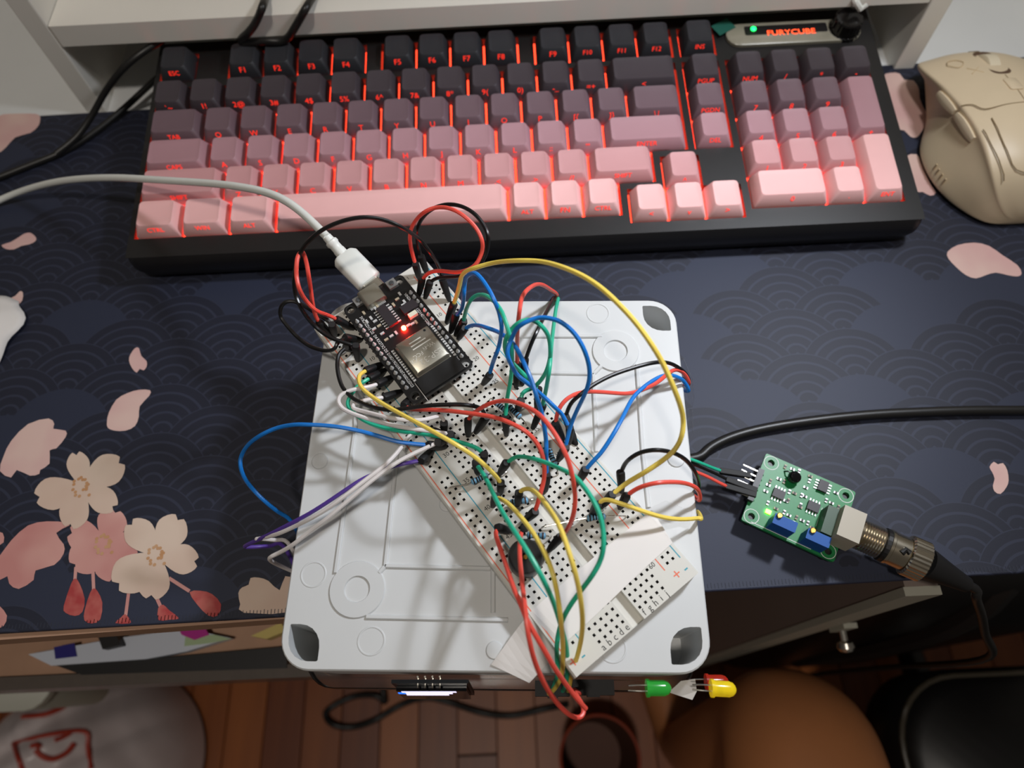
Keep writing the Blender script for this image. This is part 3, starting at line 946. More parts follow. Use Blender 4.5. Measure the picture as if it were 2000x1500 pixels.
for names, a, b_, s in ((left, lp0, lp1, -1), (right, rp0, rp1, 1)):
    for i, nm in enumerate(names):
        x = a[0] + (b_[0] - a[0]) * i / 14; y = s * 12.1
        if jm is None:
            o = MB().lathe((0, 0, ZE), (0, 0, 1), [(0, .85), (.25, .8), (.9, .48), (1.5, .34), (1.7, .2)], 10).build('solder_joint', 'solder', smooth=True); jm = o.data; bpy.data.objects.remove(o)
        p = EF.w(x, y, 0) - np.array([eo[0], eo[1], eo[2]])
        link('solder_joint', jm, esp, p)
        put_text(sk, nm, (x, y - s * 2.15, ZE), (1, 0, 0), (0, 1, 0), 1.75, .05, .82)
# silk lines and pads
ebuild(sk, 'pin_names', 'silk_white', pcb)
# radio module: board, shield, castellations
m4 = [el(*p, ZE + 2.6) for p in ((768.7, 671), (832, 635), (883, 696), (816.7, 734.7))]
mx = sum(p[0] for p in m4) / 4; my = sum(p[1] for p in m4) / 4
mod = ebuild(MB().box(((mx - 8.6 + EL / 2) / 2 - .2, my, ZE + .45), (EL / 2 - (mx - 8.6) - .6, 18.2, .9)), 'radio_module', mat('module_black', (26, 26, 27), 0.45, noise=0.1))
ebuild(MB().loft([[(p[0], p[1], z) for p in rrect(a, b_, r, 0, mx, my)] for z, a, b_, r in ((ZE + .9, 16.2, 15.4, .4), (ZE + 1.2, 15.6, 14.6, .4), (ZE + 3.0, 15.4, 14.4, .5), (ZE + 3.3, 14.8, 13.8, .6))]), 'shield', 'metal_shield', mod, smooth=True, angle=math.radians(50))
pads = MB()
for s in (-1, 1):
    for i in range(14):
        pads.box((mx - 7.4 + i * 1.2, my + s * 9.1, ZE + .5), (.75, 1.1, .95))
tag(ebuild(pads, 'castellations', 'solder', mod), kind='stuff')
lt = MB()
for s_, x, y, sz in (('ESP-32', mx + 4.5, my + 1.2, 3.6), ('FCC', mx + 1.2, my - 2.6, 2.3), ('CE', mx + 2.4, my - 5.3, 2.3), ('Wi-Fi', mx + .2, my + 2.8, 2.2)):
    put_text(lt, s_, (x, y, ZE + 3.3), (0, -1, 0), (1, 0, 0), sz, .04)
for k in range(3):
    lt.box((mx - 1.8 - k * 1.5, my + 1.0 - k * .6, ZE + 3.33), (.5, 8 - k * 1.4, .05))
ebuild(lt, 'shield_print', mat('shield_ink', (206, 203, 192), 0.55), mod)
dt = MB(); x, y = el(829, 645, ZE + 3.3); dt.add(circ(x, y, .55, 12, ZE + 3.34), [tuple(range(12))]); ebuild(dt, 'pin_one_dot', 'hole_dark', mod)
# usb socket
ux, uy = el(729, 584)
ebuild(MB().loft([[(ux + t, uy + p[0], ZE + 1.65 + p[1]) for p in rrect(9.0, 3.3, 1.4, 0)] for t in (-4.2, 3.6)], True, True), 'usb_socket', 'metal_shield', smooth=True, angle=math.radians(50))
um = MB()
for k in range(14):
    um.box((ux + 4.0, uy - 3.3 + k * .5, ZE + .25), (1.0, .25, .3))
tag(ebuild(um, 'usb_pins', 'solder'), kind='stuff')
# chips, buttons, passives
chx, chy = el(757, 619); ebuild(MB().box((chx, chy, ZE + .8), (10.2, 4.0, 1.5)), 'usb_chip', 'chip_black')
cp = MB()
for s in (-1, 1):
    for i in range(8):
        cp.box((chx - 4.45 + i * 1.27, chy + s * 2.75, ZE + .25), (.5, 1.5, .4))
tag(ebuild(cp, 'chip_legs', 'solder'), kind='stuff')
rx, ry = el(800, 602); ebuild(MB().box((rx, ry, ZE + .8), (4.0, 6.6, 1.5)), 'regulator', 'chip_black')
for u, v in ((702, 590), (766, 557)):
    x, y = el(u, v)
    b_ = ebuild(MB().box((x, y, ZE + .7), (3.9, 4.0, 1.4)), 'push_button', mat('button_grey', (150, 150, 148), .4, .4))
    ebuild(MB().lathe((x, y, ZE + 1.4), (0, 0, 1), [(0, 1.0), (.5, 1.0), (.6, .8)], 14), 'plunger', mat('plunger_grey', (74, 76, 78), .5), b_)
x, y = el(807, 617); ebuild(MB().box((x, y, ZE + .9), (1.9, 3.6, 1.8)), 'capacitor', mat('cap_cream', (226, 222, 198), .4))
x, y = el(789, 642); ebuild(MB().lathe((x, y, ZE + .1), (0, 0, 1), [(0, .95), (.9, .95), (1.3, .5)], 12), 'power_light', 'led_red_on', smooth=True)
sm = 0
for u, v, a in ((711, 612, 0), (725, 622, 0), (733, 628, 1), (741, 637, 1), (717, 629, 0), (731, 643, 1), (755, 664, 1), (765, 657, 1), (781, 575, 0), (776, 585, 1), (790, 590, 0), (788, 596, 1), (769, 596, 0), (762, 602, 1), (734, 604, 0), (738, 600, 0), (798, 636, 1), (806, 633, 1), (813, 630, 0), (774, 651, 0), (747, 652, 1)):
    x, y = el(u, v)
    o = ebuild(MB().box((x, y, ZE + .3), ((.9, 1.7, .6) if a else (1.7, .9, .6))), 'resistor_chip', mat('smd_tan', (176, 164, 140), .5) if sm % 3 == 0 else 'solder'); sm += 1
ebuild(MB().box((el(836, 757)[0], my - 9.6, ZE + .04), (9.0, .25, .05)), 'silk_line', 'silk_white')
mt_ = MB()
for x, y in ho:
    mt_.loft([[(p[0], p[1], ZE + .05) for p in circ(x, y, 2.0, 18)], [(p[0], p[1], ZE + .06) for p in circ(x, y, 1.55, 18)]], False, False)
ebuild(mt_, 'hole_rings', mat('pad_grey', (60, 60, 60), .4, .5))

# ------------------------------------------------------------------ white usb cable and plug
plugz = ZE + 1.7
usb = tag(empty('usb_cable', V(700, 520, plugz - 3)), 'white charging cable plugged into the microcontroller board', 'cable')
uo = V(700, 520, plugz - 3)
A0, A1, A2 = V(742, 567, plugz), V(727, 556, plugz), V(672, 500, plugz + 1.5)
ax = EF.ex * -1.0


def sect(c, d, w_, h, r):
    d = d / np.linalg.norm(d); side = np.cross([0, 0, 1.], d); side /= np.linalg.norm(side); up = np.cross(d, side)
    return [c + side * p[0] + up * p[1] for p in rrect(w_, h, r, 0)]


pd = A2 - V(722, 551, plugz); L = np.linalg.norm(pd); pd /= L
P0 = V(722, 551, plugz)
MB().loft([sect(P0 - pd * 4.5, pd, 8.0, 2.5, 1.2), sect(P0 + pd * .5, pd, 8.0, 2.5, 1.2)]).build('metal_tip', 'metal_bright', usb, uo, smooth=True, angle=math.radians(50))
MB().loft([sect(P0 + pd * t, pd, a, b_, r) for t, a, b_, r in ((-.2, 9.6, 5, 2.2), (.6, 11.2, 6.2, 2.8), (L - 1.4, 11.4, 6.4, 2.9), (L, 9.4, 5.2, 2.4))]).build('plug', 'cable_white', usb, uo, smooth=True, angle=math.radians(50))
P1 = P0 + pd * L; P2 = V(638, 462, plugz + 7)
d2 = (P2 - P1) / np.linalg.norm(P2 - P1); L2 = np.linalg.norm(P2 - P1)
MB().lathe(P1 - d2 * .5, d2, [(0, 2.6), (L2 * .35, 2.5), (L2 * .4, 2.3), (L2 * .62, 2.3), (L2 * .68, 2.7), (L2 * .8, 2.6), (L2 * .85, 2.0), (L2 + .5, 1.9)], 14).build('strain_relief', 'cable_white', usb, uo, smooth=True)
path = [P2 - d2 * .5] + [V(u, v, z) for u, v, z in ((600, 424, 74), (560, 393, 72), (515, 374, 68), (450, 362, 62), (380, 356, 54), (300, 351, 46), (230, 347, 38), (160, 349, 28), (100, 357, 18), (40, 374, 8), (-20, 400, 3), (-90, 440, 3))]
MB().tube(spline(path, 5, 4), 1.75, 12).build('cord', 'cable_white', usb, uo, smooth=True)


# ------------------------------------------------------------------ jumper wires
def conn_top(B, u, v, Lc=11.5):
    """where a connector of length Lc standing at B reaches the given pixel"""
    d = ray(u, v); d = d / np.linalg.norm(d); oc = CAM - B
    b_ = oc @ d; c = oc @ oc - Lc * Lc; q = b_ * b_ - c
    t = -b_ - math.sqrt(q) if q > 0 else -b_
    p = CAM + d * t
    if p[2] < B[2] + 2.0: p = V(u, v, B[2] + 2.5)
    return p


def zprof(zs, t):
    x = t * (len(zs) - 1); i = min(int(x), len(zs) - 2); f = x - i; f = f * f * (3 - 2 * f)
    return zs[i] + (zs[i + 1] - zs[i]) * f


def connector(root, o, B, T, m='connector_black'):
    d = T - B; L = np.linalg.norm(d); d /= L
    side = np.cross(d, [0, 0, 1.] if abs(d[2]) < .95 else [1., 0, 0]); side /= np.linalg.norm(side); up = np.cross(side, d)
    secs = []
    for t, h in ((0, .55), (.04, .85), (.3, 1.2), (.75, 1.42), (.95, 1.42), (1.0, 1.2)):
        secs.append([B + d * (L * t) + side * p[0] + up * p[1] for p in rrect(2 * h, 2 * h, h * .62, 0, k=3)])
    MB().loft(secs).build('connector', m, root, o, smooth=True, angle=math.radians(50))
    MB().tube([B - d * .2, B - d * 2.0], .3, 6).build('pin', 'metal_bright', root, o)


def wire(label, color, uv, zs, c0=None, c1=None, tail=None, r=.78, group=None, per=5, name='jumper_wire', cat='jumper wire', zc=None):
    zc = ZB if zc is None else zc
    seg = [0.0]
    for a, b_ in zip(uv[:-1], uv[1:]):
        seg.append(seg[-1] + math.hypot(b_[0] - a[0], b_[1] - a[1]))
    P = [V(u, v, ZB + zprof(zs, s / seg[-1])) for (u, v), s in zip(uv, seg)]
    B0 = V(*c0, zc) if c0 else None; B1 = V(*c1, zc) if c1 else None
    if c0: T0 = conn_top(B0, *uv[0]); P[0] = T0 - (T0 - B0) * .12
    if c1: T1 = conn_top(B1, *uv[-1]); P[-1] = T1 - (T1 - B1) * .12
    # ease the second points towards the connector heights
    for (idx, end, cc) in ((1, 0, c0), (-2, -1, c1)):
        if cc and len(P) > 3:
            z = P[idx][2] * .5 + (P[end][2] + 2) * .5; u, v = uv[idx]; P[idx] = V(u, v, z)
    if tail: P += [np.array(p, float) for p in tail]
    o = B0 if c0 else (B1 if c1 else P[0])
    root = tag(empty(name, o), label, cat, group or 'jumper wires on the breadboard')
    MB().tube(spline(P, per, 5), r, 8).build('insulation', 'wire_' + color, root, o, smooth=True)
    if c0: connector(root, o, B0, T0)
    if c1: connector(root, o, B1, T1)
    return root


wire('black jumper wire arching over the white plug to the left rail', 'black', [(864, 546), (862, 536), (858, 522), (850, 507), (838, 490), (820, 467), (787, 445), (750, 429), (710, 424), (670, 431), (632, 447), (607, 467), (590, 487), (579, 515), (574, 545), (577, 575), (586, 598), (600, 620), (618, 640), (645, 660), (680, 671), (695, 674)], [12, 30, 45, 50, 48, 38, 26, 14, 10], (878, 588), (699, 705))
wire('black jumper wire making the small loop left of the microcontroller board', 'black', [(648, 633), (638, 624), (625, 617), (605, 604), (590, 595), (575, 588.5), (560, 589), (550, 597), (547, 610), (549, 620), (556, 631), (575, 653), (590, 666), (605, 676), (620, 681.5), (635, 685), (648, 684), (656, 678), (660, 668), (673, 659)], [10, 13, 14, 8, 6, 9, 12], (655, 656), (706, 664))
wire('red jumper wire bent into a narrow loop beside the white plug', 'red', [(656, 623), (640, 615), (617, 607), (600, 590), (590, 576), (583, 560), (579, 540), (579, 520), (581, 502), (589, 491), (595, 500), (600, 520), (603, 540), (607, 565), (610, 590), (616, 617), (622, 629)], [12, 24, 36, 40, 34, 22, 12], (692, 642), (648, 656))
wire('red jumper wire looping over the keyboard edge at the breadboard corner', 'red', [(811, 515), (804, 490), (800, 462), (807, 437), (827, 415), (852, 405), (880, 407), (907, 422), (930, 445), (942, 470), (942, 490), (933, 512), (920, 524), (905, 530), (888, 532), (870, 530), (855, 529), (843, 531), (832, 537), (825, 544)], [12, 26, 36, 40, 36, 28, 20, 12], (821, 548), (817, 580))
wire('black jumper wire looping beside the red one at the breadboard corner', 'black', [(822, 500), (816, 480), (815, 450), (822, 430), (840, 410), (870, 399), (900, 402), (927, 417), (945, 440), (954, 462), (951, 490), (940, 514), (920, 532), (896, 540), (878, 541), (860, 542), (847, 546), (840, 550)], [12, 24, 34, 38, 36, 28, 18, 10], (835, 536), (830, 582))
wire('long yellow jumper wire arching over the box to its right side', 'yellow', [(887, 592), (891, 580), (895, 567), (898, 555), (901, 540), (909, 531), (925, 524), (960, 514), (990, 510), (1015, 509), (1056, 510), (1097.5, 521), (1139, 539), (1174.5, 562.5), (1207.5, 593), (1240.5, 628.5), (1271, 670), (1295.5, 711), (1315, 755), (1328.5, 791), (1335, 821), (1331, 855), (1315, 882), (1290, 902), (1257, 924), (1224, 943), (1196.5, 965)], [14, 34, 48, 58, 62, 60, 52, 38, 22, 10], (872, 632), (1174, 990), r=.84)
wire('blue jumper wire from the board header bending down to the number 25', 'blue', [(891, 614), (900, 607), (904, 595), (906, 575), (907, 560), (909, 545), (916, 536), (928, 533), (940, 544), (950, 558), (960, 575), (968, 593), (974, 608), (978, 625), (980, 640), (978.5, 655), (975, 675), (969, 692), (962, 710), (957, 732)], [14, 32, 44, 44, 36, 24, 12], (880, 650), (943, 750))
wire('teal green jumper wire from the board header falling to the centre', 'green', [(907, 626), (909, 610), (915, 593), (923, 582), (935, 575.5), (948, 577), (960, 584), (970, 594), (979, 607), (985, 622), (993, 645), (997, 665), (1000, 690), (1000, 715), (997, 745), (992, 770), (989, 790), (987, 812)], [14, 30, 40, 42, 38, 28, 18, 12], (889, 655), (989, 851))
wire('blue jumper wire running straight from the board header to the lower middle', 'blue', [(908, 641), (920, 635.5), (935, 635.5), (950, 640), (965, 645), (980, 652), (1000, 668), (1013, 687), (1023, 708), (1032, 728), (1041, 751), (1049, 778), (1056, 800), (1061, 820), (1064, 840), (1066.5, 860), (1067, 880), (1067, 900), (1068, 926)], [12, 24, 32, 36, 34, 26, 18, 12], (895, 662), (1065, 959))
wire('blue jumper wire forming the tall loop over the white box', 'blue', [(1113, 834), (1098, 809), (1085, 797), (1070, 782), (1055, 769), (1035, 752), (1020, 741), (1008, 730), (1000, 715), (993, 700), (991, 682), (1000, 660), (1008, 643), (1020, 633), (1032, 627), (1045, 622), (1060, 620), (1080, 623), (1097.5, 630), (1122, 650.5), (1141.5, 683.5), (1151, 716.5), (1151, 744), (1141.5, 771.5), (1128, 799), (1114, 832), (1106, 872)], [10, 18, 28, 38, 46, 48, 44, 34, 20, 12], (1112, 866), (1089, 900))
wire('green jumper wire forming the round loop beside the tall blue one', 'green', [(1052, 758), (1040, 749), (1032, 742), (1025, 733), (1015, 723), (1005, 713), (994, 700), (988, 688), (986, 675), (988, 660), (997, 646), (1008, 634), (1020, 627), (1035, 624), (1048, 629), (1060, 639), (1070, 653), (1074, 670), (1075, 690), (1073, 705), (1068, 723), (1060, 738), (1049, 751), (1038, 759), (1025, 764), (1019, 772), (1018, 781)], [10, 18, 28, 38, 42, 40, 32, 22, 12, 10], (1048, 800), (1009, 803))
bk = lambda x, y, z: bw(x, y, z)
wire('red jumper wire arching up and over the back edge of the box', 'red', [(1010, 708), (1010, 690), (1010, 660), (1012, 630), (1015, 605), (1018, 585), (1025, 571), (1035, 562), (1048, 555), (1062, 557), (1078, 568), (1090, 579)], [12, 26, 38, 44, 40, 18, -6], (1008, 758), None, [bw(20, 75.5, 36), bw(20, 75.5, 14)])
wire('black jumper wire sloping straight over the back edge of the box', 'black', [(1026, 700), (1037, 672.5), (1051, 642), (1070, 604), (1085, 577)], [12, 18, 16, 6, -6], (1020, 752), None, [bw(18, 76.5, 36), bw(18, 76.5, 14)])
wire('green jumper wire sloping over the back edge of the box', 'green', [(1061, 790), (1065, 768), (1070, 741), (1074, 714), (1077, 672), (1082, 631), (1086.5, 598), (1091, 580)], [12, 22, 28, 26, 18, 6, -6], (1040, 838), None, [bw(22, 75.5, 36), bw(22, 75.5, 14)])
rt = lambda y, z, k: bw(BW / 2 + 3.0 + k, y, z)
wire('black jumper wire waving to the upper right edge of the box', 'black', [(1102, 807), (1114, 788), (1136, 769), (1158, 752), (1194, 733), (1235, 719), (1276, 708), (1304, 708), (1323, 716.5), (1339.5, 730), (1347, 748)], [12, 14, 12, 10, 8, 2, -12], (1126, 870), None, [rt(46, 34, 0), rt(45, 16, 0)])
wire('red jumper wire waving to the upper right edge of the box', 'red', [(1083, 826), (1089, 804.5), (1103, 782.5), (1125, 769), (1152.5, 764.6), (1194, 767), (1227, 769), (1257, 760.5), (1284.5, 747), (1306.5, 727.5), (1323, 721.5), (1339, 732), (1347, 753)], [12, 14, 12, 9, 6, 5, 0, -12], (1100, 860), None, [rt(43, 34, 0), rt(43, 16, 0)])
wire('blue jumper wire climbing to the upper right edge of the box', 'blue', [(1144.5, 916), (1158, 901), (1176, 882), (1199, 846), (1216, 815.5), (1232, 782.5), (1249, 763), (1273.5, 744), (1301, 731.6), (1326, 737), (1339.5, 749.5), (1346, 766)], [12, 14, 16, 14, 8, 4, -2, -12], (1127, 945), None, [rt(40, 34, 0), rt(40, 16, 0)])
wire('short yellow jumper wire lying over the tape to the right edge', 'yellow', [(1168, 984), (1176, 977.5), (1188, 976), (1207.5, 982), (1230, 989.5), (1260, 1000), (1290, 1009), (1320, 1014), (1350, 1013.5), (1365, 1011.5), (1370, 1014)], [10, 13, 12, 9, 6, 2, -4], (1154, 1006), None, [rt(-12, 34, 1.5), rt(-13, 18, 1)])
wire('red jumper wire arching to the right edge above the tape', 'red', [(1224, 967), (1237.5, 958), (1257, 949), (1282.5, 943), (1305, 941.5), (1327.5, 942), (1347, 946), (1360.5, 953.5), (1366.5, 964), (1366, 980)], [9, 14, 16, 12, 6, -8], (1210, 993), None, [rt(-4, 30, 1), rt(-4, 16, 1)])
wire('black jumper wire arching to the right edge above the tape', 'black', [(1212, 921), (1219.5, 907), (1233, 893.5), (1252.5, 883), (1279.5, 878.5), (1305, 881.5), (1326, 889), (1344, 902.5), (1357.5, 922), (1363.5, 940), (1364, 955)], [12, 20, 24, 20, 10, -8], (1214, 962), None, [rt(3, 30, 1), rt(3, 16, 1)])
wire('red jumper wire sweeping from the microcontroller board corner to the middle', 'red', [(788, 793), (800, 799), (825, 800), (862.5, 801), (900, 805), (937.5, 810), (970, 816), (1000, 827.5), (1025, 841), (1045, 860), (1057.5, 882.5), (1063, 910), (1062.5, 937.5), (1055, 965), (1050, 985), (1046, 998)], [6, 14, 20, 26, 28, 24, 16, 12], (806, 774), (1024, 1018))
wire('black jumper wire curving round the left rail to the middle', 'black', [(675, 678), (663, 690), (659, 705), (659, 720), (662, 737), (667, 752), (674, 763), (688, 777), (700, 784), (715, 791), (735, 797), (760, 801), (785, 799), (812, 795), (850, 791), (900, 790), (930, 794), (944, 802), (950, 814)], [10, 12, 12, 14, 16, 18, 18, 12], (690, 684), (928, 846))
wire('red jumper wire arching from the middle to the black buzzer', 'red', [(914, 820), (920, 811), (935, 800), (955, 788.5), (980, 782.5), (1005, 785), (1030, 795), (1057.5, 812.5), (1080, 842), (1097, 870), (1111, 902), (1119.5, 937.5), (1123.6, 970.5), (1121, 1001), (1113, 1025), (1104, 1039), (1096, 1047)], [12, 24, 36, 42, 42, 36, 26, 12], (914, 852), (1071, 1076))
wire('yellow jumper wire running diagonally from the board header to the middle', 'yellow', [(713, 725), (704, 730), (700.5, 740), (704, 754), (720, 770), (750, 790), (787.5, 811), (825, 831), (862.5, 852), (900, 874), (930, 894), (955, 916), (972, 934), (978, 942)], [10, 14, 18, 24, 28, 28, 22, 13], (750, 710), (977, 964))
wire('green jumper wire curving under the white ones to the middle', 'green', [(720, 740), (709, 746), (696, 757), (685, 772), (679, 786), (682, 797), (696, 811), (716, 824), (740, 833), (775, 841), (812.5, 846), (845, 850), (875, 857.5), (912.5, 868), (935, 877), (946, 887)], [8, 8, 6, 6, 8, 10, 10, 10], (754, 722), (943, 906))
wire('white jumper wire curving outermost along the left rail', 'white', [(736, 751), (725, 754.5), (710, 757.5), (690, 761), (673, 767), (663, 775), (661, 785), (667, 796), (682, 805), (712.5, 816), (750, 826.5), (787.5, 834.5), (825, 840), (850, 843.5), (868, 846), (879, 848)], [8, 12, 12, 13, 14, 15, 13, 10], (770, 735), (884, 858))
wire('white jumper wire curving inside the other along the left rail', 'white', [(748, 777), (735, 778.5), (715, 781.5), (700, 786), (689, 792), (692, 798), (705, 802), (740, 811), (775, 819), (812.5, 821.5), (837.5, 818), (856, 813), (865, 816), (867, 826)], [8, 10, 12, 16, 18, 18, 16, 11], (787, 764), (868, 845))
lf = lambda y, z, k: bw(-BW / 2 - 3.0 - k, y, z)
wire('blue jumper wire making the big loop past the left box edge', 'blue', [(835, 869), (800, 866), (770, 861), (737.5, 851), (700, 841), (662.5, 834), (630, 830.5), (602.6, 829.5), (576, 829), (542.7, 835), (511.7, 848.6), (487, 866), (472.4, 886.8), (469, 907.5), (476.5, 932), (493, 955), (518, 980), (547, 1003), (572, 1019)], [6, 10, 14, 14, 8, -4, -16, -28], (871, 873), None, [lf(-30, 24, 0), lf(-32, 12, -2)])
wire('grey-white jumper wire hanging lowest over the left box edge', 'white', [(855, 864), (825, 878), (787.5, 896), (750, 920), (712.5, 950), (662.5, 992.5), (632.5, 1017.5), (604.7, 1037.6), (571.6, 1064.5), (542.7, 1081), (524, 1091)], [6, 10, 10, 8, 4, -2, -10], (868, 862), None, [lf(-34, 34, 9), lf(-35, 22, 5), lf(-36, 14, -1)])
wire('white jumper wire crossing over the purple one at the left', 'white', [(846, 842), (820, 842), (803, 848), (790, 865), (775, 885), (750, 910), (720, 932.5), (675, 967.5), (640, 993), (604.7, 1014), (575.7, 1028), (542.7, 1043), (511.7, 1051), (499, 1053), (515, 1052.5), (540, 1056), (567, 1060)], [6, 8, 10, 9, 6, -2, -14, -26], (864, 846), None, [lf(-42, 16, 0)])
wire('purple jumper wire bent sharply past the left box edge', 'purple', [(822, 901), (805, 903), (787.5, 905.5), (762.5, 912.5), (730, 926), (700, 940), (650, 974), (604.7, 1003), (563, 1025), (522, 1046), (491, 1060), (477, 1067.5), (487, 1068.5), (510, 1067.5), (532, 1066.6), (557, 1064.5)], [5, 8, 8, 5, 0, -10, -22, -30], (846, 877), None, [lf(-46, 14, 0)])
fr = lambda x, z, k: bw(x, -BD / 2 - 3.0 - k, z)
wire('green jumper wire falling over the front edge beside two yellow ones', 'green', [(929, 903), (943.5, 925), (960, 957), (974, 987), (993, 1020), (1015, 1053), (1042.5, 1097), (1065, 1140), (1081.5, 1177), (1095, 1220.5), (1105, 1256), (1109, 1292), (1108, 1322)], [10, 20, 32, 40, 38, 26, 6, -10], (934, 926), None, [fr(24, 34, 2), fr(23, 20, 1)])
wire('green jumper wire bulging over the tape and down the front edge', 'green', [(990, 903), (1005, 893), (1020, 892), (1040, 895), (1060, 901), (1080, 909), (1100, 918), (1120, 928), (1139, 948.5), (1158, 976), (1172, 1006), (1178.6, 1039), (1178.6, 1069.5), (1172, 1097), (1155, 1127), (1132, 1157), (1112, 1185), (1098, 1212), (1090, 1240), (1087, 1267), (1088.4, 1297), (1090, 1316)], [11, 24, 34, 38, 36, 30, 20, 8, -6], (975, 926), None, [fr(20, 34, 2), fr(20, 20, 1)])
wire('yellow jumper wire nearest the buzzer falling over the front edge', 'yellow', [(969, 968), (987.5, 979), (1007, 998), (1029, 1024), (1048, 1051), (1066, 1084), (1078, 1115), (1086, 1147), (1092, 1183), (1096.6, 1220.5), (1099.4, 1256), (1099.4, 1297), (1094, 1330)], [11, 22, 32, 38, 36, 26, 8, -10], (962, 989), None, [fr(19, 33, 3), fr(16, 20, 2)])
wire('yellow jumper wire bowing over the tape and down the front edge', 'yellow', [(1014, 962), (1020.5, 956), (1037, 955), (1053.5, 968), (1070, 990), (1086.5, 1014.5), (1100, 1045), (1111, 1078), (1122, 1113.5), (1130.5, 1149), (1136, 1184), (1138, 1220.5), (1134, 1256), (1125.5, 1289), (1114.5, 1322)], [11, 26, 38, 44, 42, 34, 20, 4, -10], (1010, 987), None, [fr(26, 34, 2), fr(25, 20, 1)])
wire('red jumper wire with a cut tip hanging over the front edge', 'red', [(971, 1030), (967.5, 1040), (972, 1057), (980, 1080), (988, 1102), (996, 1127), (1004.5, 1152), (1018, 1182), (1029, 1211), (1048.5, 1245), (1068, 1278), (1087, 1311), (1109, 1341.5), (1128, 1366), (1144, 1384)], [8, 16, 24, 30, 32, 28, 20, 10, 2], (1000, 1040), None)
wire('red jumper wire bent into a hook below the front edge', 'red', [(1024, 1032), (1018, 1040), (1015, 1060), (1015, 1080), (1016.5, 1105), (1020, 1141), (1025, 1182), (1029, 1220.5), (1035, 1256), (1046, 1297), (1065, 1339), (1087, 1372), (1109, 1394), (1126, 1402), (1137, 1398), (1140, 1385), (1133, 1368), (1122, 1352)], [6, 18, 28, 34, 34, 26, 16, 4, -4, -10], (1024, 1026), None, [fr(30, 40, 3), fr(28, 28, 1)])

# ------------------------------------------------------------------ resistors on the breadboard
RES = ((970, 787, 988, 802, None, None), (996, 796, 1013, 812, None, None), (1072, 880, 1083, 905, None, None), (923, 941, 950, 929, (879, 952), (989, 922)), (997, 982, 1030, 977, (985, 985), (1047, 974)), (1149, 1012, 1180, 1009, (1064, 1028), (1222, 1008)), (1029, 1045, 1066, 1047, (974, 1043), (1076, 1049)))
RL = ('blue banded resistor beside the teal green wire', 'blue banded resistor behind the red arching wire', 'blue banded resistor standing beside the straight blue wire', 'blue banded resistor beside the printed number 35', 'blue banded resistor between two yellow wires', 'blue banded resistor at the end of the short yellow wire', 'blue banded resistor behind the buzzer')
for (u0, v0, u1, v1, e0, e1), lb in zip(RES, RL):
    a = V(u0, v0, ZB + 3.2); b_ = V(u1, v1, ZB + 3.2); d = b_ - a; d /= np.linalg.norm(d); mid = (a + b_) / 2; a = mid - d * 3.3; L = 6.6
    rs = tag(empty('resistor', a - np.array([0, 0, 3.2])), lb, 'resistor', 'axial resistors on the breadboard'); o = a - np.array([0, 0, 3.2])
    MB().lathe(a, d, [(0, .5), (.25, 1.0), (.7, 1.22), (1.4, 1.2), (1.7, .98), (L - 1.7, .98), (L - 1.4, 1.2), (L - .7, 1.22), (L - .25, 1.0), (L, .5)], 14).build('body', 'resistor_blue', rs, o, smooth=True)
    for t, m in ((1.05, 'black_plastic'), (2.3, 'black_plastic'), (3.2, 'black_plastic'), (4.1, 'black_plastic'), (5.55, mat('band_brown', (70, 40, 30), .5))):
        MB().lathe(a + d * (t - .27), d, [(0, 1.24 if t < 1.5 or t > 5 else 1.02), (.54, 1.24 if t < 1.5 or t > 5 else 1.02)], 14).build('band', m, rs, o)
    for s, e in ((a, e0), (a + d * L, e1)):
        sg = -1 if s is a else 1
        P = [s, s + d * sg * 1.5] + ([V(*e, ZB + 1.8), V(*e, ZB) + np.array([0, 0, -1.])] if e else [s + d * sg * 2.6 + np.array([0, 0, -1.5]), s + d * sg * 3.0 + np.array([0, 0, -4.])])
        MB().tube(spline(P, 4), .28, 6).build('lead', 'metal_bright', rs, o)

# buzzer
bz_c = V(1026, 1086, ZB + 9.0)
bzr = tag(empty('buzzer', (bz_c[0], bz_c[1], ZB)), 'round black buzzer standing on the breadboard', 'buzzer'); o = (bz_c[0], bz_c[1], ZB)
n = 32
MB().loft([[(p[0], p[1], ZB + z) for p in circ(bz_c[0], bz_c[1], r, n)] for z, r in ((.2, 5.6), (.8, 5.9), (8.4, 5.9), (9.0, 5.5), (9.0, 1.2), (7.6, 1.1))], True, True).build('can', mat('buzzer_black', (22, 22, 22), .4, noise=.1), bzr, o, smooth=True, angle=math.radians(35))
MB().lathe((bz_c[0], bz_c[1], ZB + 7.7), (0, 0, 1), [(0, .9), (.4, .9), (.5, .6)], 14).build('sound_hole_disc', 'gold', bzr, o)

# paper strip and clear tape over the lower end of the breadboard
ps = []
for (ua, va, za, ub, vb, zb) in ((1273, 996, ZB + .5, 1314, 1060, ZB + .5), (1190, 1064, ZB + .4, 1230, 1137, ZB + .4), (1105, 1134, ZB + .4, 1160, 1205, ZB + .4), (1045, 1187, ZB + .5, 1108, 1252, ZB + .5), (1025, 1208, ZB - 1.0, 1090, 1271, ZB - 1.2), (1000, 1241, 56.5, 1066, 1299, 55.5), (959, 1298, 53.8, 1034, 1334, 52.2)):
    ps.append((V(ua, va, za), V(ub, vb, zb)))
mb = MB(); secs = []
fine = [(a, b_) for a, b_ in zip(spline([p[0] for p in ps], 4, 2), spline([p[1] for p in ps], 4, 2))]
for a, b_ in fine:
    secs.append([a, a * .5 + b_ * .5 + np.array([0, 0, .15]), b_, b_ - np.array([0, 0, .25]), a * .5 + b_ * .5 - np.array([0, 0, .1]), a - np.array([0, 0, .25])])
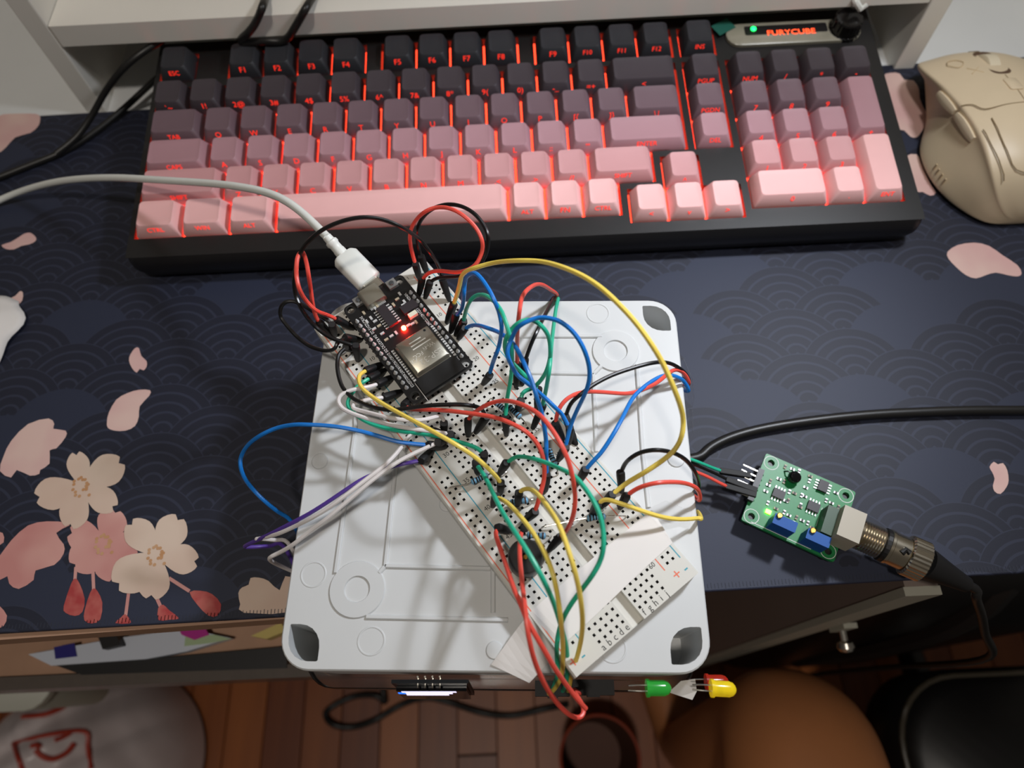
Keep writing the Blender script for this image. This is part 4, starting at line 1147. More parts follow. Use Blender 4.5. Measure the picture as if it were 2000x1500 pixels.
tag(mb.loft(secs).build('paper_strip', 'paper_white', None, (0, 0, 0)), 'white paper strip taped across the lower end of the breadboard', 'paper')


def tape_mat():
    m = bpy.data.materials.new('clear_tape'); m.use_nodes = True; MATS['clear_tape'] = m
    nt = m.node_tree; nt.nodes.remove(nt.nodes['Principled BSDF'])
    tr = nt.nodes.new('ShaderNodeBsdfTransparent'); tr.inputs[0].default_value = (.97, .97, .97, 1)
    gl = nt.nodes.new('ShaderNodeBsdfGlossy'); gl.inputs['Roughness'].default_value = .3
    fz = nt.nodes.new('ShaderNodeFresnel'); fz.inputs[0].default_value = 1.12
    mx = nt.nodes.new('ShaderNodeMixShader')
    nt.links.new(fz.outputs[0], mx.inputs[0]); nt.links.new(tr.outputs[0], mx.inputs[1]); nt.links.new(gl.outputs[0], mx.inputs[2])
    nt.links.new(mx.outputs[0], nt.nodes['Material Output'].inputs[0])


tape_mat()


def tape(name, pts, label, th=.12):
    P = [V(*p) for p in pts]; k = len(P)
    mb = MB().add([p + np.array([0, 0, th]) for p in P] + P, [tuple(range(k)), tuple(reversed(range(k, 2 * k)))] + [(i, (i + 1) % k, k + (i + 1) % k, k + i) for i in range(k)])
    return tag(mb.build(name, 'clear_tape', None, (0, 0, 0)), label, 'tape', 'pieces of clear tape on the box')


tape('clear_tape', [(1245, 1003, ZB + .8), (1300, 978, ZB + .6), (1352, 1000, ZB - .8), (1345, 1035, ZB - .6), (1314, 1060, ZB + .9), (1273, 1010, ZB + 1.0)], 'clear tape holding the right end of the paper strip')
for pts, lb in (([(1316, 690), (1335, 700), (1352, 740), (1356, 775), (1352, 800), (1336, 745)], 'clear tape over the three wires at the upper right box edge'),
                ([(1346, 800), (1352, 800), (1354, 845), (1347, 838)], 'small loose flap of clear tape on the right box edge')):
    tape('clear_tape', [(u, v, 50 - max(0, (u - 1335)) * .25) for u, v in pts], lb)


# ------------------------------------------------------------------ green sensor board with its probe plug
ZP_ = 8.0
p4 = [V(1496, 884, ZP_), V(1670.4, 962, ZP_), V(1628.8, 1096.8, ZP_), V(1449.6, 1016.8, ZP_)]
pc_ = sum(p4) / 4; dp = (p4[1] - p4[0] + p4[2] - p4[3])[:2]
GF = Frame((pc_[0], pc_[1], 0), math.atan2(dp[1], dp[0]))
ph = tag(empty('sensor_board', GF.w(0, 0, 0)), 'green sensor circuit board lying on the mat beside the box', 'circuit board')
go = GF.w(0, 0, 0)
GL, GW = 40.0, 33.6


def gl_(u, v, z=ZP_): return GF.loc(u, v, z)


def gbuild(mb, name, m, parent=None, **k):
    mb.v = [tuple(GF.w(*p)) for p in mb.v]
    return mb.build(name, m, parent or ph, go, **k)


gh = [(sx * (GL / 2 - 3.4), sy * (GW / 2 - 3.4)) for sx in (-1, 1) for sy in (-1, 1)]
gp = gbuild(plate([(p[0], p[1]) for p in rrect(GL, GW, .8, 0)], [[(p[0], p[1]) for p in circ(x, y, 1.5, 16)] for x, y in gh], ZP_ - 1.6, ZP_), 'pcb', 'pcb_green')
mb = MB()
for x, y in gh:
    mb.loft([[(p[0], p[1], ZP_ + .04) for p in circ(x, y, 3.25, 24)], [(p[0], p[1], ZP_ + .05) for p in circ(x, y, 3.0, 24)]], False, False)
mb.box((-3, -GW / 2 + 1.0, ZP_ + .05), (26, .25, .05)); mb.box((gl_(1600, 1010)[0], gl_(1600, 1010)[1], ZP_ + .05), (.25, 9, .05))
gbuild(mb, 'silk_lines', 'silk_white', gp)
for sx in (-1, 1):       # standoff pins under the corners carry the board
    for sy in (-1, 1):
        gbuild(MB().lathe((sx * (GL / 2 - 3.4), sy * (GW / 2 - 3.4), 0.15), (0, 0, 1), [(0, 2.0), (ZP_ - 1.75, 2.0)], 12), 'standoff', 'black_plastic')
for u, v, yw in ((1519.5, 966, 0), (1606, 951, 1), (1587, 991, 0)):
    x, y = gl_(u, v); s = (4.0, 5.0, 1.5) if yw else (5.0, 4.0, 1.5)
    ch = gbuild(MB().box((x, y, ZP_ + .85), s), 'amplifier_chip', 'chip_black')
    lg = MB()
    for sg in (-1, 1):
        for i in range(4):
            if yw: lg.box((x + sg * 2.7, y - 1.9 + i * 1.27, ZP_ + .3), (1.5, .5, .45))
            else: lg.box((x - 1.9 + i * 1.27, y + sg * 2.7, ZP_ + .3), (.5, 1.5, .45))
    gbuild(lg, 'legs', 'solder', ch)
k = 0
for u, v in ((1533, 912), (1547, 917), (1560, 921), (1582, 931), (1580, 940), (1573, 953), (1504, 940), (1500, 948), (1541, 961), (1551, 964), (1565, 968), (1571, 970), (1539, 978), (1534, 979), (1563, 987), (1562, 991), (1613, 978), (1623, 983), (1637, 991), (1632, 963), (1499, 983), (1515, 994), (1531, 1001), (1540, 1007), (1555, 1011), (1566, 1017), (1577, 1022), (1585, 1031), (1549, 1022), (1521, 936), (1531, 941), (1495, 960)):
    x, y = gl_(u, v)
    c = gbuild(MB().box((x, y, ZP_ + .3), (1.9, 1.0, .6) if k % 2 else (1.0, 1.9, .6)), 'chip_component', 'solder' if k % 3 else 'smd_tan')
    gbuild(MB().box((x, y, ZP_ + .34), (.9, 1.04, .6) if k % 2 else (1.04, .9, .6)), 'core', 'chip_black', c); k += 1
# round black thermistor standing over the board
x, y = gl_(1552, 932, ZP_ + 3)
th = gbuild(MB().lathe((x - .6, y + .4, ZP_ + 1.4), (.35, -.25, 1), [(0, 1.6), (.6, 2.5), (2.4, 2.7), (3.4, 2.2), (3.9, 1.0)], 18), 'thermistor', mat('gloss_black', (14, 14, 15), .1), smooth=True)
gbuild(MB().tube([(x - .6, y + .4, ZP_ + 2.5), (x - 3, y + 1.6, ZP_ + 2.6), (x - 4.2, y + 2.0, ZP_)], .35, 6), 'lead', 'black_plastic', th)
# blue trimmer potentiometers with brass screws
for u, v in ((1532, 1029), (1599, 1053)):
    x, y = gl_(u, v, ZP_ + 8)
    y = -GW / 2 + 3.4
    tb = gbuild(MB().loft([[(p[0], p[1], z) for p in rrect(9.6, 4.6, .3, 0, x - .5, y)] for z in (ZP_ + .1, ZP_ + 9.4)]), 'trimmer', 'pot_blue')
    gbuild(MB().lathe((x - 3.6, y + 1.6, ZP_ + 9.3), (0, 0, 1), [(0, 1.15), (1.3, 1.15), (1.4, .9)], 14), 'brass_screw', 'gold', tb)
x, y = gl_(1500, 1000); gbuild(MB().box((x, y, ZP_ + .4), (2.2, 1.6, .8)), 'status_light', 'led_green_on')
# header pins on the short side
for i, (u, v) in enumerate(((1478, 918), (1475, 926), (1471, 934), (1469, 943), (1466, 951), (1462, 960))):
    y = 6.2 - i * 2.54
    gbuild(MB().tube([(-GL / 2 + 2.0, y, ZP_), (-GL / 2 + 1.2, y, ZP_ + 1.8), (-GL / 2 - 7.5, y, ZP_ + 2.0)], .35, 6), 'header_pin', 'metal_bright')
gbuild(MB().box((-GL / 2 + .3, -.1, ZP_ + 1.4), (2.5, 15.6, 2.5)), 'pin_header', 'black_plastic')
# threaded socket (nickel) at the other side
a0 = np.array([*gl_(1652, 1032, ZP_ + 7.5), ZP_ + 7.5]); a1 = np.array([*gl_(1790, 1092, ZP_ + 7.5), ZP_ + 7.5])
ad = (a1 - a0) / np.linalg.norm(a1 - a0)
sd = np.array([-ad[1], ad[0], 0])
gbuild(MB().box(a0 - ad * 6.5 - np.array([0, 0, 3]), (5.5, 12.5, 9.0), [ad, sd, [0, 0, 1]]), 'socket_base', mat('socket_green', (34, 66, 38), .4))
sk_ = gbuild(MB().box(a0 - ad * .2, (9.0, 13.4, 13.6), [ad, sd, [0, 0, 1]]), 'socket_block', mat('grey_plastic', (176, 168, 152), .5))
prof = [(0, 6.0), (1.0, 6.4)]
for i in range(9):
    prof += [(1.2 + i * 1.05, 6.5), (1.7 + i * 1.05, 6.0)]
gbuild(MB().lathe(a0 + ad * 4.3, ad, prof, 24), 'threaded_barrel', 'nickel', sk_, smooth=True, angle=math.radians(25))
gbuild(MB().lathe(a0 + ad * 14.2, ad, [(0, 6.4), (.3, 7.0), (2.0, 7.0), (2.3, 6.4)], 24), 'rubber_ring', 'black_plastic', sk_)
# probe cable: bayonet plug, rubber boot, cord running under the desk edge
w0 = GF.w(*(a0 + ad * 15.8)); wd = np.array([*(GF.ex * ad[0] + GF.ey * ad[1])[:2], 0.0]); wd /= np.linalg.norm(wd)
pr = tag(empty('probe_cable', w0 - np.array([0, 0, w0[2]])), 'black probe cable with nickel bayonet plug on the green board', 'cable'); pro = w0 - np.array([0, 0, w0[2]])
MB().lathe(w0, wd, [(0, 6.5), (.4, 7.3), (1.5, 7.3), (1.8, 6.9), (8.0, 6.9), (8.3, 6.6)], 28).build('bayonet_sleeve', 'nickel', pr, pro, smooth=True, angle=math.radians(30))
side = np.cross([0, 0, 1.], wd)
MB().tube([w0 + wd * 4.5 + np.array([0, 0, 6.7]) - side * 3.0, w0 + wd * 5.5 + np.array([0, 0, 7.0]) - side * 1.0, w0 + wd * 7.3 + np.array([0, 0, 6.9]) - side * 1.6], 1.2, 8).build('bayonet_slot', 'black_plastic', pr, pro)
secs = []
n = 60
nn = np.cross(wd, [0, 0, 1.]); up = np.array([0, 0, 1.])
for t, r in ((8.2, 7.4), (8.8, 8.2), (15.4, 8.2), (16.0, 7.4)):
    secs.append([w0 + wd * t + (r + (.22 if i % 2 else -.1)) * (math.cos(2 * math.pi * i / n) * nn + math.sin(2 * math.pi * i / n) * up) for i in range(n)])
MB().loft(secs).build('knurled_collar', 'nickel', pr, pro)
e0 = w0 + wd * 15.8; e1 = V(1888, 1142, 9.0)
bd = (e1 - e0) / np.linalg.norm(e1 - e0); bl = np.linalg.norm(e1 - e0)
MB().lathe(e0, bd, [(0, 6.6), (2, 6.4), (bl * .45, 5.0), (bl * .9, 3.5), (bl, 3.2)], 20).build('rubber_boot', mat('boot_black', (24, 23, 23), .42), pr, pro, smooth=True)
MB().tube(spline([e1 - bd * 1, e1 + bd * 5, V(1906, 1168, 4), V(1917, 1200, -12), V(1923, 1240, -40), V(1924, 1290, -90), (458, -205, -260), (470, -200, -500), (474, -196, FZ + 6)], 6, 3), 1.9, 10).build('cord', 'cable_black', pr, pro, smooth=True)

# wires from the board to the box
for lb, col_, uv, z in (('thin green wire from the green board to the box', 'green', [(1413, 921), (1395, 915), (1375, 907), (1352, 898), (1325, 890)], [10, 12, 16, 20, 22]),
                        ('thin black wire from the green board to the box', 'black', [(1425, 939), (1400, 926), (1375, 915), (1354, 906), (1330, 897)], [10, 12, 15, 18, 20]),
                        ('thin red wire from the green board to the box', 'red', [(1424, 952), (1405, 943), (1382, 931), (1358, 921), (1335, 912)], [10, 12, 14, 16, 18])):
    P = [V(u, v, h) for (u, v), h in zip(uv, z)]; B = P[0] + (P[0] - P[1]) / np.linalg.norm(P[0] - P[1]) * 12.5
    B[2] = 10.0
    root = tag(empty('jumper_wire', B), lb, 'jumper wire', 'thin wires to the green board')
    MB().tube(spline(P, 5, 3), .72, 8).build('insulation', 'wire_' + col_, root, B, smooth=True)
    dv = B - P[0]; L = np.linalg.norm(dv); dv /= L; sd_ = np.cross(dv, [0, 0, 1.]); sd_ /= np.linalg.norm(sd_); up_ = np.cross(sd_, dv)
    MB().loft([[P[0] + dv * t + sd_ * p[0] + up_ * p[1] for p in rrect(2.5, 2.5, .25, 0, k=2)] for t in (-1.5, L)]).build('connector', 'connector_black', root, B)

# black cable lying across the mat to the box
P = [V(u, v, 2.6) for u, v in ((2080, 800), (2000, 802), (1900, 802), (1800, 805), (1700, 810), (1600, 820), (1500, 835), (1430, 853), (1385, 875), (1355, 897))] + [bw(60, 20, 2.6)]
tag(MB().tube(spline(P, 6, 4), 2.3, 12).build('black_cable', 'cable_black', None, (0, 0, 0), smooth=True), 'thick black cable lying across the mat into the box', 'cable')
for lb, pts, r in (('black cable crossing the mat corner left of the keyboard', [(-60, 368, 2.2), (0, 346, 2.2), (60, 322, 2.2), (120, 298, 2.2), (180, 262, 2.2), (240, 214, 3.5), (290, 168, 5), (340, 125, 4), (400, 90, 2)], 1.9),
                   ('black cable coming out from under the white shelf', [(110, 300, 3.8), (150, 268, 6), (180, 225, 12), (205, 180, 22), (235, 140, 33), (275, 105, 39), (330, 70, 40)], 1.9)):
    tag(MB().tube(spline([V(*p) for p in pts], 6, 3), r, 10).build('black_cable', 'cable_black', None, (0, 0, 0), smooth=True), lb, 'cable', 'black cables left of the keyboard')
# one cable hanging in a loop over the shelf front
def rayy(u, v, y):
    d = ray(u, v); return CAM + d * (y - CAM[1]) / d[1]


P = [V(530, -60, 62), V(519, -8, 58.5)] + [rayy(u, v, 112.5) for u, v in ((513, 12), (505, 32), (496, 50), (483, 66))] + [rayy(u, v, 116) for u, v in ((470, 78), (478, 84))] + [rayy(u, v, 114) for u, v in ((520, 80), (545, 81), (562, 74))] + [rayy(u, v, 112.5) for u, v in ((572, 60), (585, 38), (598, 15))] + [V(612, -8, 58.5), V(640, -60, 62)]
tag(MB().tube(spline(P, 6, 3), 2.1, 10).build('black_cable', 'cable_black', None, (0, 0, 0), smooth=True), 'black cable hanging in a loop over the shelf front', 'cable')
# small white plug tip at the right end of the shelf
P = [rayy(1668, -6, 118), rayy(1672, 4, 113), rayy(1681, 18, 112)]
wt = tag(empty('white_clip', P[2]), 'small white hook hanging on the shelf front above the knob', 'hook')
MB().tube(spline(P, 4), 1.7, 8).build('hook', 'cable_white', wt, P[2], smooth=True)
MB().tube([P[2], P[2] + np.array([2.5, 0, 2.5])], 1.2, 8).build('tip', 'cable_white', wt, P[2], smooth=True)
# crumpled white tissue at the left mat edge
ts = MB(); N = 14
c0 = V(-60, 652, 2)
for i in range(N + 1):
    for j in range(N + 1):
        a, b_ = i / N * 2 - 1, j / N * 2 - 1
        rr = max(abs(a), abs(b_)); l_ = math.hypot(a, b_)
        if l_ > 0: a, b_ = a / l_ * (rr * .6 + l_ * .4), b_ / l_ * (rr * .6 + l_ * .4)
        r = math.hypot(a, b_); k = max(0, 1.15 - r)
        z = .6 + 11 * k ** .8 + 2.2 * math.sin(5 * a + 3 * b_) * k + 1.6 * math.sin(9 * b_ - 4 * a) * k
        ang = math.atan2(b_, a); ed = 1 + .10 * math.sin(3 * ang + .6) + .06 * math.sin(7 * ang)
        ts.v.append((c0[0] + a * 24 * ed, c0[1] + b_ * 24 * ed, z))
for i in range(N):
    for j in range(N):
        q = i * (N + 1) + j; ts.f.append((q, q + N + 1, q + N + 2, q + 1))
o = ts.build('paper_tissue', 'paper_white', None, (0, 0, 0), smooth=True)
sd_ = o.modifiers.new('thick', 'SOLIDIFY'); sd_.thickness = .0004
tag(o, 'crumpled white tissue lying on the mat beside the petals', 'tissue')

# ------------------------------------------------------------------ lights and display at the front of the box
def led(lb, u0, u1, v, z, m, v1=None):
    a = V(u0, v, z); b_ = V(u1, v1 or v, z); d = (b_ - a) / np.linalg.norm(b_ - a)
    root = tag(empty('led_lamp', a), lb, 'led', 'indicator lamps at the box front')
    bo = MB().lathe(a, d, [(0, 2.9), (1.0, 2.9), (1.05, 2.5), (6.0, 2.5), (7.2, 2.1), (8.0, 1.3), (8.4, .4)], 20).build('lens', m, root, a, smooth=True, angle=math.radians(35))
    for s in (-1, 1):
        MB().tube(spline([a + np.array([0, s * .9, 0]) + d, a - d * 2.5 + np.array([0, s * .9, 0]), a - d * 6 + np.array([0, s * .7, s * .8])], 4), .27, 6).build('leg', 'metal_bright', root, a)
    sd2 = np.cross([0, 0, 1.], d)
    MB().lathe(a + d * 2.0, d, [(0, .5), (1.2, 1.3), (1.6, 1.3)], 10).build('reflector_cup', 'metal_bright', root, a)
    return root


led('green indicator lamp at the front box edge', 1262, 1306, 1344, 48, mat('led_green', (58, 176, 70), .2, emit=(50, 180, 60), estr=.12, trans=.45))
led('yellow indicator lamp sticking out at the front box corner', 1388, 1440, 1344, 50, mat('led_yellow', (232, 214, 40), .2, emit=(240, 200, 20), estr=.2, trans=.4), 1347)
led('red indicator lamp below the yellow one', 1378, 1420, 1332, 26, mat('led_red', (196, 50, 30), .2, emit=(190, 40, 20), estr=.1, trans=.4))
# scrap of white film between them
pf = [V(1306, 1352, 42), V(1330, 1330, 45), V(1358, 1326, 46), V(1361, 1350, 42), V(1352, 1367, 40), V(1330, 1360, 41)]
mb = MB().add([p + np.array([0, 0, .3 * math.sin(i * 2)]) for i, p in enumerate(pf)] + [p - np.array([0, 0, .4]) for p in pf], [tuple(range(6)), tuple(reversed(range(6, 12)))] + [(i, (i + 1) % 6, 6 + (i + 1) % 6, 6 + i) for i in range(6)])
tag(mb.build('plastic_scrap', 'paper_white', None, (0, 0, 0)), 'scrap of white film between the green and yellow lamps', 'scrap')
# small display module on the front wall
dv0, dv1 = V(765, 1322, 47), V(915, 1322, 47)
dd = (dv1 - dv0); DL = np.linalg.norm(dd); dd /= DL
dn = np.array([0, -.86, -.5]); dn = np.array([0, -.11, -.99])     # down the module
fo = np.cross(dd, dn); fo = fo if fo[1] < 0 else -fo
dm = tag(empty('display_module', dv0), 'small lit display module fixed on the front wall of the box', 'display')
dc = (dv0 + dv1) / 2 + np.array([0, -1.5, 0])
AX = [dd, dn, fo]
MB().box(dc + dn * 13, (DL, 27, 1.2), AX).build('pcb', mat('pcb_navy', (14, 24, 34), .35), dm, dv0)
gs = MB().box(dc + dn * 14 + fo * 1.6, (DL - 2, 19, 1.6), AX).build('glass', mat('glass_black', (8, 9, 14), .08), dm, dv0)
sl_ = MB()
for i in range(3):
    sl_.box(dc + dn * (6.2 + i * 3.2) + fo * 2.45 + dd * (-1.0 - i * .6), (19 - i * 2, 1.9, .1), AX)
sl_.build('lit_text_rows', mat('screen_white', (220, 225, 255), .4, emit=(226, 214, 255), estr=1.3), gs, dv0)
MB().box(dc + dn * 9 + fo * 2.45 - dd * (DL / 2 - 2.4), (2.6, 2.6, .1), AX).build('lit_icon', mat('screen_blue', (40, 120, 255), .4, emit=(30, 110, 255), estr=1.5), gs, dv0)
for i in range(4):
    q = dc + dd * ((i - 1.5) * 2.54 - .5) + dn * 1.6
    MB().tube([q + fo * 1.8, q - fo * 1.5, q - fo * 1.5 + dn * -2], .35, 6).build('pin', 'metal_bright', dm, dv0)
# black plug block where the front wires enter
for u0, u1, v, z, lb in ((1045, 1112, 1345, 30, 'black plug block under the yellow wires at the front'), (1116, 1198, 1343, 26, 'black plug block right of the hanging red wires')):
    a, b_ = V(u0, v, z), V(u1, v, z); d = (b_ - a); L = np.linalg.norm(d); d /= L
    rt_ = tag(empty('plug_block', (a + b_) / 2), lb, 'connector', 'plug blocks at the box front')
    MB().box((a + b_) / 2, (L, 5.2, 6), [d, np.cross([0, 0, 1.], d), [0, 0, 1]]).build('housing', 'connector_black', rt_, (a + b_) / 2)
    MB().box((a + b_) / 2 + np.array([0, -2.8, 1]), (L * .3, .8, 2.5), [d, np.cross([0, 0, 1.], d), [0, 0, 1]]).build('latch', 'connector_black', rt_, (a + b_) / 2)

# ------------------------------------------------------------------ under the desk
# papers on the low shelf
zs_ = -118.0
mg = tag(empty('paper_pack', V(200, 1265, zs_)), 'white brochure with navy panel and magenta flowers under the desk', 'brochure'); mgo = V(200, 1265, zs_)


def slab(pts, z0, z1, name, m, parent, o):
    P = [V(u, v, z1) for u, v in pts]; k = len(P)
    return MB().add([(p[0], p[1], z1) for p in P] + [(p[0], p[1], z0) for p in P], [tuple(range(k)), tuple(reversed(range(k, 2 * k)))] + [(i, (i + 1) % k, k + (i + 1) % k, k + i) for i in range(k)]).build(name, m, parent, o)


slab([(55, 1278), (230, 1246), (365, 1228), (450, 1246), (365, 1272), (285, 1287), (100, 1300)], zs_, zs_ + 6, 'sheet', mat('sheet_white', (206, 212, 224), .35), mg, mgo)
slab([(105, 1264), (145, 1256), (150, 1282), (108, 1287)], zs_ + 6, zs_ + 6.6, 'navy_panel', mat('print_navy', (44, 40, 120), .4), mg, mgo)
slab([(345, 1222), (395, 1216), (408, 1240), (380, 1250), (355, 1240)], zs_ + 6, zs_ + 6.6, 'magenta_flower', mat('print_magenta', (180, 40, 140), .4), mg, mgo)
slab([(362, 1242), (420, 1240), (452, 1248), (410, 1256), (360, 1262)], zs_ + 6, zs_ + 6.5, 'leaf_print', mat('print_leaf', (170, 190, 150), .4), mg, mgo)
yp = V(520, 1232, zs_)
bk_ = tag(empty('yellow_packet', yp), 'small yellow packet on the low shelf beside the box', 'packet')
slab([(490, 1242), (548, 1216), (560, 1232), (520, 1248)], zs_, zs_ + 8, 'wrapper', mat('packet_yellow', (206, 186, 110), .4), bk_, yp)
bt = tag(empty('black_pouch', V(330, 1290, zs_)), 'black pouch lying under the brochure on the low shelf', 'pouch'); bto = V(330, 1290, zs_)
slab([(110, 1300), (300, 1286), (560, 1262), (560, 1305), (330, 1312), (160, 1318)], zs_, zs_ + 4, 'body', mat('pouch_black', (22, 21, 22), .5), bt, bto)
slab([(190, 1240), (225, 1236), (235, 1260), (200, 1268)], zs_ + 6.2, zs_ + 12, 'flap', 'pouch_black', bt, bto)
# rounded pale container at the left
ct = V(40, 1330, -300)
co = tag(empty('storage_box', ct), 'pale grey rounded container under the desk at the left', 'container')
MB().loft([[(ct[0] - 30 + p[0], ct[1] + 6 + p[1], z) for p in rrect(a, b_, r, 0)] for z, a, b_, r in ((-380, 120, 46, 14), (-300, 132, 56, 18), (-290, 128, 52, 16))]).build('tub', mat('tub_grey', (176, 178, 166), .5), co, ct, smooth=True)
MB().loft([[(ct[0] - 30 + p[0], ct[1] + 6 + p[1], z) for p in rrect(a, b_, r, 0)] for z, a, b_, r in ((-290, 134, 58, 18), (-284, 134, 58, 18), (-282, 128, 52, 16))]).build('lid', mat('tub_lid', (190, 190, 178), .5), co, ct, smooth=True)

# plastic carrier bag with red face print on the floor
bgc = V(50, 1510, -560)
bag = tag(empty('plastic_bag', (bgc[0], bgc[1], FZ)), 'crumpled white plastic bag with red winking face print', 'bag'); bgo = (bgc[0], bgc[1], FZ)


def bag_h(a, b_):
    r2 = a * a + b_ * b_; k = max(0, 1 - r2)
    fold = 14 * abs(math.sin(3.6 * a + 2.0 * b_ + .4)) + 9 * abs(math.sin(6 * b_ - 4.3 * a + 1)) + 3 * abs(math.sin(13 * a + 9 * b_)) + 2 * math.sin(17 * b_ - 11 * a)
    return FZ + 4 + 170 * k ** .55 + fold * k ** .5


bgw, bgd = 128, 118
mb = MB(); N = 64
for i in range(N + 1):
    for j in range(N + 1):
        a, b_ = i / N * 2 - 1, j / N * 2 - 1
        rr = max(abs(a), abs(b_)); l_ = math.hypot(a, b_)
        if l_ > 0: a, b_ = a / l_ * rr, b_ / l_ * rr
        mb.v.append((bgc[0] + a * bgw, bgc[1] + b_ * bgd, bag_h(a * .999, b_ * .999)))
for i in range(N):
    for j in range(N):
        q = i * (N + 1) + j; mb.f.append((q, q + N + 1, q + N + 2, q + 1))
bgm = mat('bag_plastic', (224, 212, 212), .32, noise=.12, nscale=25, bump=.3)
mb.build('bag_body', bgm, bag, bgo, smooth=True)


def on_bag(u, v):
    z = -430.0
    while z > FZ + 6:
        p = V(u, v, z); a = (p[0] - bgc[0]) / bgw; b_ = (p[1] - bgc[1]) / bgd
        if math.hypot(a, b_) < .98 and z <= bag_h(a, b_): break
        z -= 1.0
    return V(u, v, z + 1.2)


rd = mat('bag_red', (178, 62, 44), .45)
for nm, pts, r in (('face_outline', [(27, 1452), (90, 1436), (165, 1428), (172, 1460), (178, 1502)], 2.6), ('face_outline', [(27, 1452), (36, 1480), (45, 1505)], 2.6), ('smile', [(70, 1465), (85, 1478), (105, 1482), (130, 1470), (145, 1452)], 3.0), ('wink', [(107, 1446), (123, 1440), (138, 1432)], 2.4), ('eye', [(63, 1457), (72, 1455), (78, 1460)], 3.0), ('handle_line', [(45, 1400), (85, 1396), (125, 1380), (135, 1370)], 3.0)):
    MB().tube(spline([on_bag(*p) for p in pts], 4), r, 8).build(nm, rd, bag, bgo, smooth=True)

# black cable lying in a loop on the floor
P = [V(u, v, FZ + 4) for u, v in ((752, 1338), (748, 1356), (756, 1374), (762, 1382))]
P = [V(u, v, FZ + 6 + (5 if i % 2 else 0)) for i, (u, v) in enumerate(((752, 1336), (748, 1350), (752, 1372), (735, 1358), (690, 1360), (645, 1382), (636, 1398), (652, 1416), (690, 1420), (735, 1405), (780, 1378), (830, 1362), (880, 1372), (940, 1392), (1000, 1398), (1060, 1385), (1110, 1375)))]
tag(MB().tube(spline(P, 8, 6), 4.2, 10).build('floor_cable', 'cable_black', None, (0, 0, 0), smooth=True), 'dark cable lying in a loop on the wooden floor', 'cable')
# round bucket with a reddish rim on the floor
sc_ = V(1172, 1482, -600)
stl = tag(empty('round_bucket', (sc_[0], sc_[1], FZ)), 'dark brown bucket with a reddish rim on the floor', 'bucket'); sto = (sc_[0], sc_[1], FZ)
cx_, cy_ = sc_[0], sc_[1]
MB().loft([[(p[0], p[1], z) for p in circ(cx_, cy_, r, 40)] for z, r in ((FZ + 1, 38), (FZ + 4, 39), (-602, 46), (-602, 44), (FZ + 8, 37))], True, True).build('bucket_body', mat('bin_brown', (96, 54, 34), .6, noise=.1), stl, sto, smooth=True, angle=math.radians(40))
MB().tube([(cx_ + 45 * math.cos(a * math.pi / 24), cy_ + 45 * math.sin(a * math.pi / 24), -601) for a in range(49)], 1.9, 8).build('rim', mat('rim_red', (150, 62, 38), .5), stl, sto, smooth=True)

# bare knee of the person sitting at the desk
pts = [(p[0] + 30,) + p[1:] for p in [(330, -720, -262, 92), (334, -560, -264, 84), (340, -420, -268, 73), (349, -310, -272, 64), (355, -262, -274, 62), (357, -246, -300, 58), (356, -250, -345, 52), (354, -262, -420, 55), (352, -268, -520, 50), (350, -266, -620, 38), (349, -264, -690, 34), (343, -240, -700, 32), (328, -190, -706, 28), (315, -150, -710, 20)]]
me = bpy.data.meshes.new('person')
me.from_pydata([tuple(c * S for c in p[:3]) for p in pts], [(i, i + 1) for i in range(len(pts) - 1)], [])
pe = bpy.data.objects.new('person', me); COL.objects.link(pe); me.materials.append(MATS['skin'])
sk2 = pe.modifiers.new('skin', 'SKIN'); sk2.use_smooth_shade = True
for v_, p in zip(me.skin_vertices[0].data, pts):
    v_.radius = (p[3] * S, p[3] * S)
me.skin_vertices[0].data[0].use_root = True
ss = pe.modifiers.new('sub', 'SUBSURF'); ss.levels = 3; ss.render_levels = 3
tag(pe, 'bare bent knee of a person sitting at the desk', 'person')

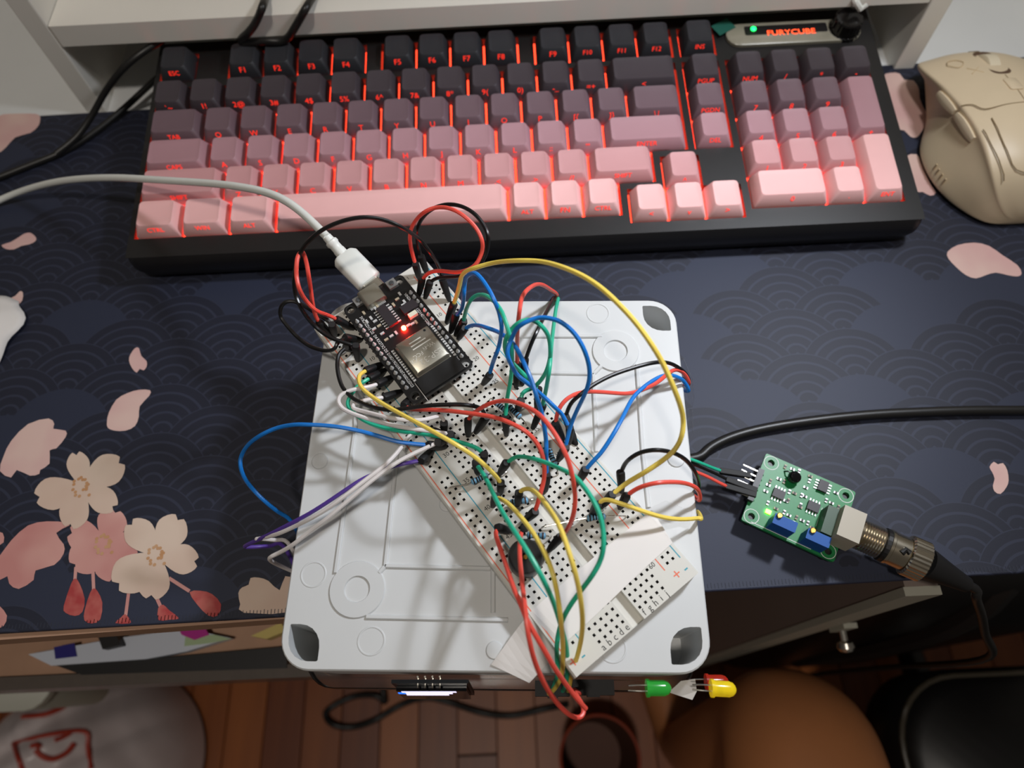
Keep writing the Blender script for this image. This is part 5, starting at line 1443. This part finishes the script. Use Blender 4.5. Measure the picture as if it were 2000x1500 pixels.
# black leather seat at the lower right
sc2 = np.array([690., -370., -360.])
st2 = tag(empty('office_chair', (sc2[0], sc2[1], FZ)), 'black padded office chair in the dark right of the knee', 'chair'); s2o = (sc2[0], sc2[1], FZ)
blk = mat('leather_black', (17, 16, 16), .38, noise=.2, nscale=60, bump=.2)
MB().loft([[(sc2[0] + p[0], sc2[1] + p[1], z) for p in rrect(a, b_, 60, 0, k=8)] for z, a, b_ in ((-440, 360, 300), (-425, 392, 332), (-372, 392, 332), (-356, 360, 300), (-350, 200, 160))]).build('cushion', blk, st2, s2o, smooth=True, angle=math.radians(70))
pp = [(sc2[0] + p[0], sc2[1] + p[1], -366) for p in rrect(380, 320, 58, 0, k=8)]
MB().tube(pp + [pp[0], pp[1]], 2.4, 8).build('piping', mat('piping_black', (70, 64, 54), .2), st2, s2o, smooth=True)
MB().lathe((sc2[0], sc2[1], FZ + 30), (0, 0, 1), [(0, 30), (200, 28), (262, 60)], 20).build('column', blk, st2, s2o, smooth=True)
for k in range(5):
    a = 2 * math.pi * k / 5 + .3
    MB().tube([(sc2[0], sc2[1], FZ + 60), (sc2[0] + 150 * math.cos(a), sc2[1] + 150 * math.sin(a), FZ + 45), (sc2[0] + 260 * math.cos(a), sc2[1] + 260 * math.sin(a), FZ + 22)], [22, 18, 14], 10).build('leg', blk, st2, s2o, smooth=True)
# dark bag hanging in the shadow right of the side panel
hb2 = np.array([538., -66., -300.])
hbg = tag(empty('black_backpack', (hb2[0], hb2[1], FZ)), 'black backpack standing in the dark right of the side panel', 'backpack'); hbo = (hb2[0], hb2[1], FZ)
MB().loft([[(hb2[0] + p[0], hb2[1] + p[1], z) for p in rrect(a, b_, r, 0, k=6)] for z, a, b_, r in ((FZ + 1, 250, 210, 60), (FZ + 60, 272, 232, 70), (-250, 268, 228, 70), (-150, 240, 200, 60), (-110, 160, 120, 40))]).build('body', blk, hbg, hbo, smooth=True, angle=math.radians(70))
MB().tube(spline([(hb2[0] - 30, hb2[1] - 50, -108), (hb2[0] - 40, hb2[1] - 105, -190), (hb2[0] - 40, hb2[1] - 118, -350), (hb2[0] - 30, hb2[1] - 112, -600)], 5), 9, 8).build('strap', mat('strap_black', (26, 25, 25), .5), hbg, hbo, smooth=True)
# chrome screw knob on the side panel
kq = V(1622, 1258, -150)
kq = np.array([368 + 12., -192., -150.])
ck = tag(empty('chrome_knob', kq), 'small shiny knob on the front edge of the desk side panel', 'knob')
MB().lathe(kq + np.array([0, 4, 4]), (0.1, -1, -.3), [(0, 2), (6, 2), (7, 4.5), (10, 5.2), (12, 4), (13, 1)], 16).build('knob_head', 'metal_bright', ck, kq, smooth=True)
MB().box(kq + np.array([-1, 5, 8]), (8, 3, 22)).build('back_plate', 'panel_edge', ck, kq)
